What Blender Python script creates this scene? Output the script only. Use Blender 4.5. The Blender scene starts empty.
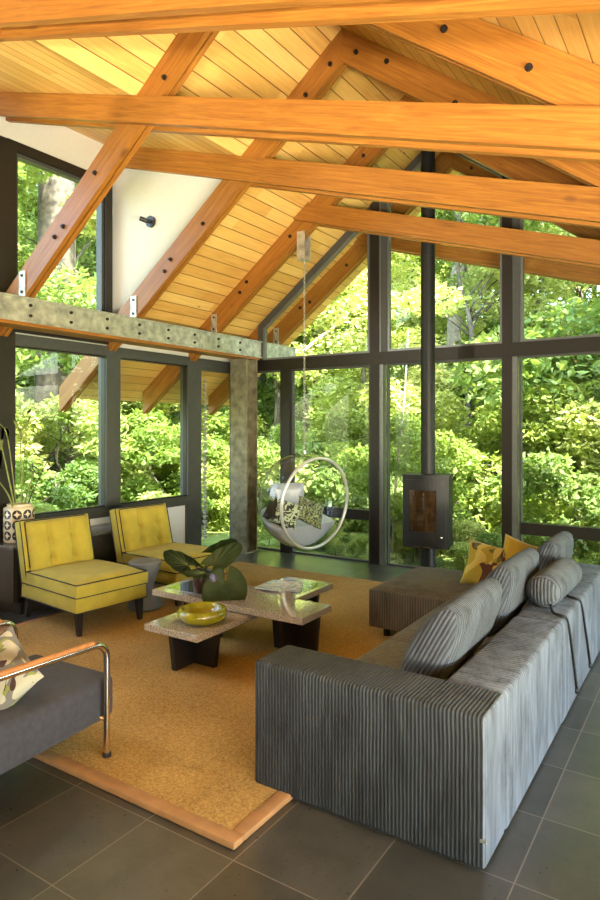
import bpy, bmesh, math, random
from mathutils import Vector, Matrix
PI = math.pi
scn = bpy.context.scene
COL = scn.collection
random.seed(7)

# ------------------------------------------------------------------ materials
def newmat(name):
    m = bpy.data.materials.new(name); m.use_nodes = True
    nt = m.node_tree
    for n in list(nt.nodes): nt.nodes.remove(n)
    out = nt.nodes.new('ShaderNodeOutputMaterial')
    b = nt.nodes.new('ShaderNodeBsdfPrincipled')
    nt.links.new(b.outputs[0], out.inputs[0])
    return m, nt, b, out
class N:
    """tiny node-graph helper"""
    def __init__(s, nt): s.nt = nt
    def n(s, t, **kw):
        x = s.nt.nodes.new(t)
        for k, v in kw.items(): setattr(x, k, v)
        return x
    def l(s, a, b): s.nt.links.new(a, b)
    def m(s, op, a, b=None, c=None):
        x = s.n('ShaderNodeMath', operation=op)
        for i, v in enumerate((a, b, c)):
            if v is None: continue
            if hasattr(v, 'links') or hasattr(v, 'is_linked'): s.l(v, x.inputs[i])
            else: x.inputs[i].default_value = v
        return x.outputs[0]
    def obj(s): return s.n('ShaderNodeTexCoord').outputs['Object']
    def sep(s, v):
        x = s.n('ShaderNodeSeparateXYZ'); s.l(v, x.inputs[0]); return x.outputs
    def comb(s, a, b, c):
        x = s.n('ShaderNodeCombineXYZ')
        for i, v in enumerate((a, b, c)):
            if hasattr(v, 'is_linked'): s.l(v, x.inputs[i])
            else: x.inputs[i].default_value = v
        return x.outputs[0]
    def scale(s, v, sc):
        x = s.n('ShaderNodeVectorMath', operation='MULTIPLY'); s.l(v, x.inputs[0]); x.inputs[1].default_value = sc; return x.outputs[0]
    def noise(s, v, sc, det=3, rough=.5, dist=0):
        x = s.n('ShaderNodeTexNoise'); s.l(v, x.inputs['Vector'])
        x.inputs['Scale'].default_value = sc; x.inputs['Detail'].default_value = det
        x.inputs['Roughness'].default_value = rough; x.inputs['Distortion'].default_value = dist
        return x.outputs['Fac']
    def ramp(s, f, stops, interp='LINEAR'):
        x = s.n('ShaderNodeValToRGB'); x.color_ramp.interpolation = interp
        e = x.color_ramp.elements
        while len(e) < len(stops): e.new(.5)
        for i, (p, c) in enumerate(stops):
            e[i].position = p; e[i].color = (*c, 1) if len(c) == 3 else c
        s.l(f, x.inputs[0]); return x.outputs[0]
    def mix(s, f, a, b, mode='MIX'):
        x = s.n('ShaderNodeMix', data_type='RGBA', blend_type=mode)
        for i, v in ((0, f), (6, a), (7, b)):
            if hasattr(v, 'is_linked'): s.l(v, x.inputs[i])
            else: x.inputs[i].default_value = (*v, 1) if isinstance(v, tuple) and len(v) == 3 else v
        return x.outputs[2]
    def bump(s, h, b, strength=.5, dist=.01):
        x = s.n('ShaderNodeBump'); x.inputs['Strength'].default_value = strength
        x.inputs['Distance'].default_value = dist; s.l(h, x.inputs['Height'])
        s.l(x.outputs[0], b.inputs['Normal'])
def plain(name, col, rough=.6, metal=0, noise=0, nscale=20, bump=0, spec=None, coat=0):
    m, nt, b, o = newmat(name); g = N(nt)
    b.inputs['Roughness'].default_value = rough; b.inputs['Metallic'].default_value = metal
    if spec is not None: b.inputs['Specular IOR Level'].default_value = spec
    if coat: b.inputs['Coat Weight'].default_value = coat
    f = g.noise(g.obj(), nscale, 4)
    lo = tuple(c*(1-noise) for c in col); hi = tuple(min(1, c*(1+noise)) for c in col)
    g.l(g.ramp(f, [(.3, lo), (.7, hi)]), b.inputs['Base Color'])
    if bump: g.bump(f, b, bump, .004)
    return m
def wood_planks(name, cols, pw=.135):
    """tongue and groove boards running along local Y, one per pw metres of local X"""
    m, nt, b, o = newmat(name); g = N(nt)
    x, y, z = g.sep(g.obj())
    q = g.m('DIVIDE', x, pw); idx = g.m('FLOOR', q); fr = g.m('FRACT', q)
    wn = g.n('ShaderNodeTexWhiteNoise', noise_dimensions='1D'); g.l(idx, wn.inputs['W'])
    off = g.m('MULTIPLY', wn.outputs['Value'], 37.)
    seg = g.m('FLOOR', g.m('DIVIDE', g.m('ADD', y, off), 1.9))
    wn2 = g.n('ShaderNodeTexWhiteNoise', noise_dimensions='2D')
    g.l(g.comb(idx, seg, 0.), wn2.inputs['Vector'])
    grain = g.noise(g.comb(g.m('MULTIPLY', x, 14.), g.m('ADD', g.m('MULTIPLY', y, 1.0), off), z), 3., 4, .6, .6)
    f = g.m('ADD', g.m('MULTIPLY', grain, .65), g.m('MULTIPLY', wn2.outputs['Value'], .38))
    c = g.ramp(f, [(.2, cols[0]), (.5, cols[1]), (.8, cols[2])])
    vo = g.n('ShaderNodeTexVoronoi'); g.l(g.comb(g.m('MULTIPLY', x, 1.), g.m('MULTIPLY', y, .55), idx), vo.inputs['Vector']); vo.inputs['Scale'].default_value = 3.4
    kn = g.ramp(vo.outputs['Distance'], [(.03, (1, 1, 1)), (.06, (0, 0, 0))])
    c = g.mix(kn, c, (.13, .045, .012))
    edge = g.m('ABSOLUTE', g.m('SUBTRACT', fr, .5))
    gro = g.ramp(edge, [(.455, (0, 0, 0)), (.485, (1, 1, 1))])
    c = g.mix(g.m('MULTIPLY', gro, .8), c, (.12, .04, .01))
    g.l(c, b.inputs['Base Color']); b.inputs['Roughness'].default_value = .42
    g.bump(g.m('SUBTRACT', g.m('MULTIPLY', grain, .12), gro), b, .7, .006)
    return m
def wood_beam(name, cols, rough=.45):
    """solid timber, grain along local X"""
    m, nt, b, o = newmat(name); g = N(nt)
    v = g.obj(); x, y, z = g.sep(v)
    oi = g.n('ShaderNodeObjectInfo').outputs['Random']
    gr = g.noise(g.comb(g.m('ADD', g.m('MULTIPLY', x, .9), g.m('MULTIPLY', oi, 50.)), g.m('MULTIPLY', y, 14.), g.m('MULTIPLY', z, 22.)), 1.8, 7, .70, 1.4)
    c = g.ramp(gr, [(.25, cols[0]), (.5, cols[1]), (.75, cols[2])])
    vo = g.n('ShaderNodeTexVoronoi'); g.l(g.comb(g.m('ADD', g.m('MULTIPLY', x, .5), g.m('MULTIPLY', oi, 9.)), y, z), vo.inputs['Vector']); vo.inputs['Scale'].default_value = 3.2
    kn = g.ramp(vo.outputs['Distance'], [(.035, (1, 1, 1)), (.1, (0, 0, 0))])
    c = g.mix(g.m('MULTIPLY', kn, .75), c, (.11, .035, .01))
    g.l(c, b.inputs['Base Color']); b.inputs['Roughness'].default_value = rough
    g.bump(gr, b, .15, .01)
    return m
def corduroy(name, c0, c1, axis='X', pitch=.02, k=.62, side=None, ends=False):
    """ribbed velvet; ribs repeat along the local axis (top faces of side panels may use alt)"""
    m, nt, b, o = newmat(name); g = N(nt)
    v = g.obj(); s = g.sep(v); t = {'X': s[0], 'Y': s[1], 'Z': s[2]}[axis]
    if side:
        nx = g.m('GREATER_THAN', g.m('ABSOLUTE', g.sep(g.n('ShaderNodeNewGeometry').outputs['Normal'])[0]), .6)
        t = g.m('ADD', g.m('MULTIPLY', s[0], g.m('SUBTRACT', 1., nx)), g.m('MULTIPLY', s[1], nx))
    if ends:
        ny = g.m('GREATER_THAN', g.m('ABSOLUTE', g.sep(g.n('ShaderNodeNewGeometry').outputs['Normal'])[1]), .65)
        t = g.m('ADD', g.m('MULTIPLY', s[0], g.m('SUBTRACT', 1., ny)), g.m('MULTIPLY', s[1], ny))
    wob = g.m('MULTIPLY', g.noise(v, 3., 2), .012)
    w = g.m('SINE', g.m('MULTIPLY', g.m('ADD', t, wob), 2*PI/pitch))
    rib = g.m('POWER', g.m('MULTIPLY_ADD', w, .5, .5), 1.1)
    patch = g.noise(g.scale(v, (6, 6, 1.6)), 1.3, 5, .65, .8)
    streak = g.noise(g.scale(v, (55, 55, 5)), 1.2, 2, .6)
    f = g.m('ADD', g.m('MULTIPLY', patch, .85), g.m('MULTIPLY', streak, .30))
    c = g.ramp(f, [(.42, c0), (.68, c1)])
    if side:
        c = g.mix(nx, c, g.ramp(f, [(.36, side[0]), (.68, side[1])])); k = g.m('MULTIPLY_ADD', nx, side[2]-k, k)  # lit look of x-facing faces put into the colour
    dark = g.mix(g.ramp(rib, [(0., (1, 1, 1)), (.5, (0, 0, 0))]), c, g.mix(k, c, (0.01, .01, .01)))
    g.l(dark, b.inputs['Base Color']); b.inputs['Roughness'].default_value = .85
    b.inputs['Sheen Weight'].default_value = .10; b.inputs['Sheen Roughness'].default_value = .35
    b.inputs['Sheen Tint'].default_value = (.75, .82, .9, 1)
    g.bump(g.m('ADD', rib, g.m('MULTIPLY', streak, .2)), b, .8, .005)
    return m
def velvet(name, col, var=.18, sheen=.35, nscale=6, tint=None):
    m, nt, b, o = newmat(name); g = N(nt); v = g.obj()
    f = g.noise(v, nscale, 4, .6); fi = g.noise(v, 380, 2)
    lo = tuple(c*(1-var) for c in col); hi = tuple(min(1, c*(1+var)) for c in col)
    g.l(g.ramp(g.m('ADD', g.m('MULTIPLY', f, .7), g.m('MULTIPLY', fi, .3)), [(.35, lo), (.65, hi)]), b.inputs['Base Color'])
    b.inputs['Roughness'].default_value = .9; b.inputs['Sheen Weight'].default_value = sheen
    if tint: b.inputs['Sheen Tint'].default_value = (*tint, 1)
    g.bump(fi, b, .3, .002)
    return m
def granite():
    m, nt, b, o = newmat('polished_granite'); g = N(nt); v = g.obj()
    f = g.noise(v, 120, 5, .75); f2 = g.noise(v, 320, 2, .5)
    c = g.ramp(g.m('ADD', g.m('MULTIPLY', f, .6), g.m('MULTIPLY', f2, .4)), [(.38, (.05, .035, .025)), (.47, (.30, .24, .17)), (.55, (.50, .43, .34)), (.66, (.66, .62, .55))])
    g.l(c, b.inputs['Base Color']); b.inputs['Roughness'].default_value = .09
    b.inputs['Coat Weight'].default_value = .8; b.inputs['Coat Roughness'].default_value = .03
    return m
def tiles():
    m, nt, b, o = newmat('slate_floor_tile'); g = N(nt)
    v = g.obj(); x, y, z = g.sep(v)
    a = g.m('DIVIDE', g.m('ADD', x, .59+45.), .45); c_ = g.m('DIVIDE', g.m('ADD', y, 44.5-1.395), .445)
    def line(q, w):
        fr = g.m('ABSOLUTE', g.m('SUBTRACT', g.m('FRACT', q), .5))
        return g.m('GREATER_THAN', fr, .5-w)
    gr = g.m('MAXIMUM', line(a, .0055), line(c_, .0055))
    wn = g.n('ShaderNodeTexWhiteNoise', noise_dimensions='2D'); g.l(g.comb(g.m('FLOOR', a), g.m('FLOOR', c_), 0.), wn.inputs['Vector'])
    f = g.noise(v, 5, 6, .65, .4); f2 = g.noise(v, 60, 4, .6)
    s = g.m('ADD', g.m('ADD', g.m('MULTIPLY', f, .5), g.m('MULTIPLY', f2, .25)), g.m('MULTIPLY', wn.outputs['Value'], .22))
    col = g.ramp(s, [(.25, (.024, .026, .023)), (.5, (.055, .057, .049)), (.75, (.105, .104, .086))])
    col = g.mix(gr, col, (.20, .19, .16))
    g.l(col, b.inputs['Base Color'])
    g.l(g.ramp(f2, [(.3, (.27,)*3), (.7, (.40,)*3)]), b.inputs['Roughness'])
    g.bump(g.m('SUBTRACT', g.m('MULTIPLY', f2, .08), gr), b, .3, .003); b.inputs['Specular IOR Level'].default_value = .8; b.inputs['Coat Weight'].default_value = .35; b.inputs['Coat Roughness'].default_value = .22
    return m
def rugmat():
    m, nt, b, o = newmat('looped_sisal'); g = N(nt); v = g.obj()
    vo = g.n('ShaderNodeTexVoronoi'); g.l(v, vo.inputs['Vector']); vo.inputs['Scale'].default_value = 110
    f = g.noise(v, 90, 3, .7); big = g.noise(v, 1.4, 3)
    s = g.m('ADD', g.m('MULTIPLY', f, .7), g.m('MULTIPLY', big, .3))
    g.l(g.ramp(s, [(.3, (.17, .090, .020)), (.5, (.40, .250, .068)), (.68, (.62, .42, .15))]), b.inputs['Base Color'])
    b.inputs['Roughness'].default_value = .95
    g.bump(g.m('ADD', f, g.m('MULTIPLY', vo.outputs['Distance'], -.6)), b, .6, .006)
    return m
def leafmat(name, a, bcol, c, trans=.45, osc=1.1):
    m, nt, b, o = newmat(name); g = N(nt)
    r = g.n('ShaderNodeObjectInfo').outputs['Random']
    ge = g.n('ShaderNodeNewGeometry').outputs['Position']
    f = g.m('ADD', g.m('MULTIPLY', g.noise(ge, 9, 2, .6), .45), g.m('ADD', g.m('MULTIPLY', r, .25), g.m('MULTIPLY', g.noise(ge, osc, 2), .4)))
    col = g.ramp(f, [(.32, a), (.52, bcol), (.74, c)])
    g.l(col, b.inputs['Base Color']); b.inputs['Roughness'].default_value = .5
    b.inputs['Specular IOR Level'].default_value = .35
    t = g.n('ShaderNodeBsdfTranslucent'); g.l(g.mix(.5, col, (.5, .6, .06), 'MIX'), t.inputs[0])
    mx = g.n('ShaderNodeMixShader'); mx.inputs[0].default_value = trans
    g.l(b.outputs[0], mx.inputs[1]); g.l(t.outputs[0], mx.inputs[2]); g.l(mx.outputs[0], o.inputs[0])
    return m
def glassmat(name, tint=(1, 1, 1), ior=1.5, rough=0., gain=1.):
    m, nt, b, o = newmat(name); g = N(nt); nt.nodes.remove(b)
    tr = g.n('ShaderNodeBsdfTransparent'); tr.inputs[0].default_value = (*tint, 1)
    gl = g.n('ShaderNodeBsdfGlossy'); gl.inputs['Roughness'].default_value = rough
    ge = g.n('ShaderNodeNewGeometry'); dt = g.n('ShaderNodeVectorMath', operation='DOT_PRODUCT')
    g.l(ge.outputs['Incoming'], dt.inputs[0]); g.l(ge.outputs['Normal'], dt.inputs[1])
    f0 = ((ior-1)/(ior+1))**2
    fr = g.m('MULTIPLY_ADD', g.m('POWER', g.m('SUBTRACT', 1., g.m('ABSOLUTE', dt.outputs['Value'])), 5.), (1-f0)*gain, f0*gain)
    mx = g.n('ShaderNodeMixShader'); g.l(fr, mx.inputs[0])
    g.l(tr.outputs[0], mx.inputs[1]); g.l(gl.outputs[0], mx.inputs[2]); g.l(mx.outputs[0], o.inputs[0])
    return m
def patmat(name, base, marks, scale=6, rough=.9, dist=1.5):
    """fabric printed with overlapping leaf-like patches; marks = [(threshold lo, colour, seed)]"""
    m, nt, b, o = newmat(name); g = N(nt); v = g.obj(); c = base
    for i, (th, colr, sd) in enumerate(marks):
        mp = g.n('ShaderNodeVectorMath', operation='ADD'); g.l(v, mp.inputs[0]); mp.inputs[1].default_value = (sd, sd*.7, sd*1.3)
        f = g.noise(g.scale(mp.outputs[0], (1, 1.4, .8)), scale, 0, .3, dist)
        k = g.m('GREATER_THAN', f, th); c = g.mix(k, c, colr)
    if isinstance(c, tuple): b.inputs['Base Color'].default_value = (*c, 1)
    else: g.l(c, b.inputs['Base Color'])
    b.inputs['Roughness'].default_value = rough; b.inputs['Sheen Weight'].default_value = .2
    return m
def vasemat():
    m, nt, b, o = newmat('patterned_ceramic'); g = N(nt)
    x, y, z = g.sep(g.obj())
    a = g.m('MULTIPLY', g.m('ADD', g.m('DIVIDE', g.m('ARCTAN2', y, x), 2*PI), .5), 9.)
    h = g.m('DIVIDE', g.m('SUBTRACT', z, .02), .092)
    px = g.m('SUBTRACT', g.m('FRACT', a), .5); py = g.m('SUBTRACT', g.m('FRACT', h), .5)
    r = g.m('SQRT', g.m('ADD', g.m('MULTIPLY', px, px), g.m('MULTIPLY', py, py)))
    ast = g.m('ADD', g.m('SQRT', g.m('ABSOLUTE', px)), g.m('SQRT', g.m('ABSOLUTE', py)))
    ring = g.m('MULTIPLY', g.m('LESS_THAN', r, .45), g.m('GREATER_THAN', ast, .68))
    band = g.m('MULTIPLY', g.m('GREATER_THAN', z, .02), g.m('LESS_THAN', z, .296))
    k = g.m('MULTIPLY', ring, band)
    g.l(g.mix(k, (.72, .60, .40), (.022, .016, .012)), b.inputs['Base Color']); b.inputs['Roughness'].default_value = .3
    return m

M = {}
M['tile'] = tiles()
M['white'] = plain('painted_wall', (.60, .57, .50), .85, noise=.02)
M['taupe'] = plain('taupe_wall', (.20, .16, .12), .8, noise=.05)
M['panel'] = plain('white_wall_panel', (.82, .82, .82), .7, noise=.02)
M['bronze'] = plain('bronze_window_metal', (.024, .019, .013), .42, .35, noise=.1)
M['alu'] = plain('grey_window_frame', (.20, .21, .20), .35, .6, noise=.08)
M['frame_dark'] = plain('charcoal_window_frame', (.065, .066, .060), .45, .2, noise=.08)
M['glass'] = glassmat('window_glass', (.97, .99, .97), gain=.5)
M['ceil'] = wood_planks('ceiling_boards', [(.54, .27, .062), (.72, .41, .105), (.82, .53, .17)])
M['beam'] = wood_beam('fir_timber', [(.15, .048, .006), (.285, .105, .013), (.42, .175, .024)])
M['galv'] = plain('galvanised_steel', (.50, .49, .42), .5, .7, noise=.35, nscale=14)
M['galvdark'] = plain('weathered_steel', (.30, .27, .18), .55, .6, noise=.4, nscale=9)
M['bolt'] = plain('dark_iron', (.03, .022, .018), .5, .6)
M['black'] = plain('black_paint', (.016, .016, .017), .4, 0, noise=.1)
M['blackwood'] = plain('black_stained_wood', (.014, .012, .011), .38, 0, noise=.3, nscale=8)
M['stove'] = plain('black_stove_iron', (.011, .011, .010), .48, .3, noise=.1)
M['stoveglass'] = plain('smoked_stove_glass', (.035, .018, .007), .06, 0, noise=.5, nscale=9, coat=1)
M['chrome'] = plain('polished_steel_tube', (.74, .66, .56), .12, 1, noise=.03)
M['armwood'] = plain('lacquered_arm_wood', (.40, .16, .05), .3, 0, noise=.2, nscale=25)
M['greywool'] = velvet('charcoal_wool', (.040, .040, .048), .2, .05, 30)
M['yellow'] = velvet('chartreuse_velvet', (.40, .315, .032), .13, .15, 7, (.95, .9, .5))
M['piping'] = plain('black_piping', (.012, .012, .012), .6)
M['cordX'] = corduroy('ribbed_grey_velvet_across_shaded', (.010, .014, .017), (.038, .048, .053), 'X', .0158, .75, side=((.035, .045, .062), (.16, .19, .235), .3))  # shaded front painted dark, its daylit x side painted lighter and bluer
M['cordY'] = corduroy('ribbed_grey_velvet_along_lit', (.035, .045, .062), (.16, .19, .235), 'Y', .024, .3)  # same velvet, daylight on the outer back painted in as lighter blue grey
M['cordcush'] = corduroy('ribbed_cushion_velvet', (.022, .027, .034), (.095, .112, .135), 'X', .019, .7, ends=True)
M['bolster'] = corduroy('ribbed_bolster_velvet', (.035, .042, .050), (.12, .138, .16), 'X', .019, .7, ends=True)
M['seatfab'] = corduroy('ribbed_olive_grey_seat', (.10, .092, .055), (.19, .17, .105), 'Y', .02)
M['chaisefab'] = corduroy('ribbed_taupe_chaise', (.085, .073, .050), (.165, .142, .100), 'X', .02)
M['granite'] = granite()
M['mirror'] = plain('black_glass_inlay', (.012, .014, .012), .03, 0, coat=1, spec=1.)
M['rug'] = rugmat()
M['binding'] = plain('rug_binding', (.36, .19, .075), .6, 0, noise=.15, nscale=12)
M['bowl'] = plain('mustard_glaze', (.27, .235, .008), .18, 0, noise=.28, nscale=16, coat=.6)
M['stool'] = plain('grey_concrete', (.16, .165, .165), .55, 0, noise=.08)
M['cabinet'] = plain('dark_walnut', (.022, .017, .013), .35, 0, noise=.3, nscale=7)
M['counter'] = plain('dark_cabinet_top', (.10, .095, .085), .25, 0, noise=.1)
M['leafdark'] = leafmat('glossy_plant_leaf', (.012, .026, .008), (.028, .050, .012), (.07, .085, .022), .10, 8)
M['leafdark'].node_tree.nodes['Principled BSDF'].inputs['Roughness'].default_value = .55
M['leafdark'].node_tree.nodes['Principled BSDF'].inputs['Specular IOR Level'].default_value = .2
M['vein'] = plain('pale_leaf_vein', (.15, .18, .06), .5)
M['pot'] = plain('dark_brown_pot', (.045, .018, .010), .35, 0, noise=.4, nscale=30)
M['vase'] = vasemat()
M['reed'] = plain('green_reed', (.20, .24, .055), .5, 0, noise=.4, nscale=12)
M['darkreed'] = plain('dark_reed', (.035, .032, .014), .5, 0, noise=.2)
M['acrylic'] = glassmat('clear_acrylic', (.90, .92, .88), 1.49, .02, 1.6)
M['silver'] = plain('silver_leather', (.50, .51, .54), .42, .25, noise=.05)
M['mustardfab'] = velvet('mustard_fabric', (.46, .31, .02), .12, .25, 9)
M['leafpillow'] = patmat('leaf_print_fabric', (.42, .32, .03), [(.50, (.10, .035, .014), 1.), (.60, (.13, .14, .03), 7.), (.62, (.60, .47, .10), 13.)], 6.5)
M['bwpillow'] = patmat('white_green_print', (.025, .028, .016), [(.50, (.52, .60, .38), 3.)], 19, dist=2.6)
M['bwpillow2'] = patmat('green_fern_print', (.03, .034, .018), [(.52, (.40, .46, .20), 5.)], 27, dist=3.2)
M['darkpillow'] = plain('dark_brown_cloth', (.018, .013, .010), .8)
M['greypillow'] = patmat('green_white_grey_print', (.16, .148, .125), [(.58, (.24, .27, .05), 2.), (.60, (.45, .42, .30), 9.), (.63, (.05, .02, .015), 4.)], 9)
M['bark'] = plain('tree_bark', (.125, .108, .085), .9, 0, noise=.5, nscale=9, bump=.8)
M['palebark'] = plain('pale_bark', (.40, .34, .27), .85, 0, noise=.35, nscale=10, bump=.5)
M['orangebark'] = plain('peeling_orange_bark', (.50, .27, .13), .7, 0, noise=.4, nscale=6)
M['leafA'] = leafmat('maple_leaf', (.06, .14, .022), (.23, .34, .07), (.52, .58, .22))
M['leafB'] = leafmat('alder_leaf', (.04, .105, .028), (.155, .265, .07), (.40, .48, .19))
M['leafC'] = leafmat('sunny_leaf', (.15, .24, .04), (.42, .50, .12), (.72, .73, .36))
def groundmat():
    m, nt, b, o = newmat('forest_floor'); g = N(nt); v = g.obj()
    f = g.noise(v, 1.1, 6, .7); f2 = g.noise(v, 14, 4, .7)
    g.l(g.ramp(g.m('ADD', g.m('MULTIPLY', f, .55), g.m('MULTIPLY', f2, .45)), [(.34, (.05, .085, .018)), (.5, (.20, .27, .055)), (.62, (.36, .40, .11)), (.74, (.42, .33, .20))]), b.inputs['Base Color'])
    b.inputs['Roughness'].default_value = .95; g.bump(f2, b, 1, .08)
    return m
M['ground'] = groundmat()

# ------------------------------------------------------------------ mesh helpers
def tagp(o, label=None, cat=None, group=None, kind=None):
    if label: o['label'] = label
    if cat: o['category'] = cat
    if group: o['group'] = group
    if kind: o['kind'] = kind
    return o
def wm(o):
    return wm(o.parent) @ o.matrix_basis if o.parent else o.matrix_basis.copy()
def thing(name, label, cat, loc=(0, 0, 0), rz=0, group=None, kind=None):
    o = bpy.data.objects.new(name, None); COL.objects.link(o); o.empty_display_size = .1
    o.matrix_basis = Matrix.Translation(loc) @ Matrix.Rotation(rz, 4, 'Z')
    return tagp(o, label, cat, group, kind)
def obj(name, bm, mat, parent=None, smooth=False, world=False, frame=None, auto=None):
    """link bm as one mesh. world: verts are world coords. frame: world matrix whose inverse the verts get (and the object takes)"""
    if frame is not None:
        bm.transform(frame.inverted())
    elif world and parent is not None:
        bm.transform(wm(parent).inverted())
    bmesh.ops.recalc_face_normals(bm, faces=bm.faces[:])
    me = bpy.data.meshes.new(name); bm.to_mesh(me); bm.free()
    for p in me.polygons: p.use_smooth = bool(smooth)
    if smooth and auto is not None:
        me.set_sharp_from_angle(angle=math.radians(auto))
    me.materials.append(M[mat] if isinstance(mat, str) else mat)
    o = bpy.data.objects.new(name, me); COL.objects.link(o)
    if parent is not None: o.parent = parent
    if frame is not None:
        o.matrix_basis = (wm(parent).inverted() if parent is not None else Matrix()) @ frame
    return o
def struct(name, bm, mat, label=None, parent=None, **kw):
    o = obj(name, bm, mat, parent, **kw)
    if parent is None: tagp(o, label, None, None, 'structure')
    return o
def NB(): return bmesh.new()
def box(bm, x0, x1, y0, y1, z0, z1, bev=0, seg=3, mtx=None):
    vs = [bm.verts.new((x, y, z)) for x in (x0, x1) for y in (y0, y1) for z in (z0, z1)]
    fs = [(0, 1, 3, 2), (4, 6, 7, 5), (0, 4, 5, 1), (2, 3, 7, 6), (0, 2, 6, 4), (1, 5, 7, 3)]
    F = [bm.faces.new([vs[i] for i in f]) for f in fs]
    out = vs
    if bev > 0:
        es = list({e for f in F for e in f.edges})
        r = bmesh.ops.bevel(bm, geom=es, offset=bev, segments=seg, profile=.5, affect='EDGES')
        out = list({v for f in r['faces'] for v in f.verts} | {v for v in vs if v.is_valid})
    if mtx is not None:
        for v in out: v.co = mtx @ v.co
    return out
def B(x0, x1, y0, y1, z0, z1, bev=0, seg=3, mtx=None):
    bm = NB(); box(bm, x0, x1, y0, y1, z0, z1, bev, seg, mtx); return bm
def prism(bm, poly, a0, a1, axis='Y'):
    """poly = list of 2-D points; extruded from a0 to a1 along axis (Y: pts are x,z; X: pts are y,z; Z: pts are x,y)"""
    def P(p, a):
        return {'Y': (p[0], a, p[1]), 'X': (a, p[0], p[1]), 'Z': (p[0], p[1], a)}[axis]
    A = [bm.verts.new(P(p, a0)) for p in poly]; C = [bm.verts.new(P(p, a1)) for p in poly]
    n = len(poly)
    bm.faces.new(A); bm.faces.new(C[::-1])
    for i in range(n): bm.faces.new((A[i], C[i], C[(i+1) % n], A[(i+1) % n]))
    return A+C
def ring_prism(bm, outer, w, a0, a1, axis='Y'):
    """frame of width w inside a convex polygon"""
    n = len(outer)
    area = sum(outer[i][0]*outer[(i+1) % n][1]-outer[(i+1) % n][0]*outer[i][1] for i in range(n))
    sg = 1 if area > 0 else -1
    L = []
    for i in range(n):
        p, q = outer[i], outer[(i+1) % n]; dx, dz = q[0]-p[0], q[1]-p[1]; l = math.hypot(dx, dz)
        nx, nz = -dz/l*sg, dx/l*sg
        L.append((p[0]+nx*w, p[1]+nz*w, dx, dz))
    inner = []
    for i in range(n):
        x1, z1, dx1, dz1 = L[i-1]; x2, z2, dx2, dz2 = L[i]
        d = dx1*dz2-dz1*dx2; t = ((x2-x1)*dz2-(z2-z1)*dx2)/d
        inner.append((x1+dx1*t, z1+dz1*t))
    def P(p, a): return {'Y': (p[0], a, p[1]), 'X': (a, p[0], p[1])}[axis]
    O0 = [bm.verts.new(P(p, a0)) for p in outer]; O1 = [bm.verts.new(P(p, a1)) for p in outer]
    I0 = [bm.verts.new(P(p, a0)) for p in inner]; I1 = [bm.verts.new(P(p, a1)) for p in inner]
    for i in range(n):
        j = (i+1) % n
        bm.faces.new((O0[i], O0[j], I0[j], I0[i])); bm.faces.new((O1[i], I1[i], I1[j], O1[j]))
        bm.faces.new((O0[i], O1[i], O1[j], O0[j])); bm.faces.new((I0[i], I0[j], I1[j], I1[i]))
    return inner
def lathe(bm, prof, n=32, c=(0, 0, 0), cap=True):
    rings = []
    for r, z in prof:
        rings.append([bm.verts.new((c[0]+r*math.cos(2*PI*i/n), c[1]+r*math.sin(2*PI*i/n), c[2]+z)) for i in range(n)])
    for a, b in zip(rings, rings[1:]):
        for i in range(n): bm.faces.new((a[i], a[(i+1) % n], b[(i+1) % n], b[i]))
    if cap:
        bm.faces.new(rings[0][::-1]); bm.faces.new(rings[-1])
    return [v for r in rings for v in r]
def smooth_path(pts, k=6, closed=False):
    P = [Vector(p) for p in pts]; out = []
    n = len(P)
    for i in range(n if closed else n-1):
        p0 = P[(i-1) % n] if closed or i > 0 else P[0]; p1 = P[i]; p2 = P[(i+1) % n]
        p3 = P[(i+2) % n] if closed or i < n-2 else P[-1]
        for j in range(k):
            t = j/k
            out.append(.5*((2*p1)+(-p0+p2)*t+(2*p0-5*p1+4*p2-p3)*t*t+(-p0+3*p1-3*p2+p3)*t**3))
    if not closed: out.append(P[-1])
    return out
def tube(bm, pts, r, n=8, closed=False, r1=None):
    P = [Vector(p) for p in pts]; m = len(P); rings = []
    up = Vector((0, 0, 1)); prev = None
    for i in range(m):
        if closed: d = P[(i+1) % m]-P[i-1]
        else: d = P[min(i+1, m-1)]-P[max(i-1, 0)]
        d.normalize()
        if prev is None:
            a = up if abs(d.dot(up)) < .9 else Vector((1, 0, 0)); prev = (a-d*a.dot(d)).normalized()
        else:
            prev = (prev-d*prev.dot(d)).normalized()
        s = d.cross(prev)
        rr = r if r1 is None else r+(r1-r)*i/(m-1)
        rings.append([bm.verts.new(P[i]+(prev*math.cos(2*PI*k/n)+s*math.sin(2*PI*k/n))*rr) for k in range(n)])
    for i in range(m if closed else m-1):
        a, b = rings[i], rings[(i+1) % m]
        for k in range(n): bm.faces.new((a[k], a[(k+1) % n], b[(k+1) % n], b[k]))
    if not closed:
        bm.faces.new(rings[0][::-1]); bm.faces.new(rings[-1])
    return [v for q in rings for v in q]
def cyl(bm, p0, p1, r, n=16, r1=None): return tube(bm, [p0, p1], r, n, r1=r1)
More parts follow.
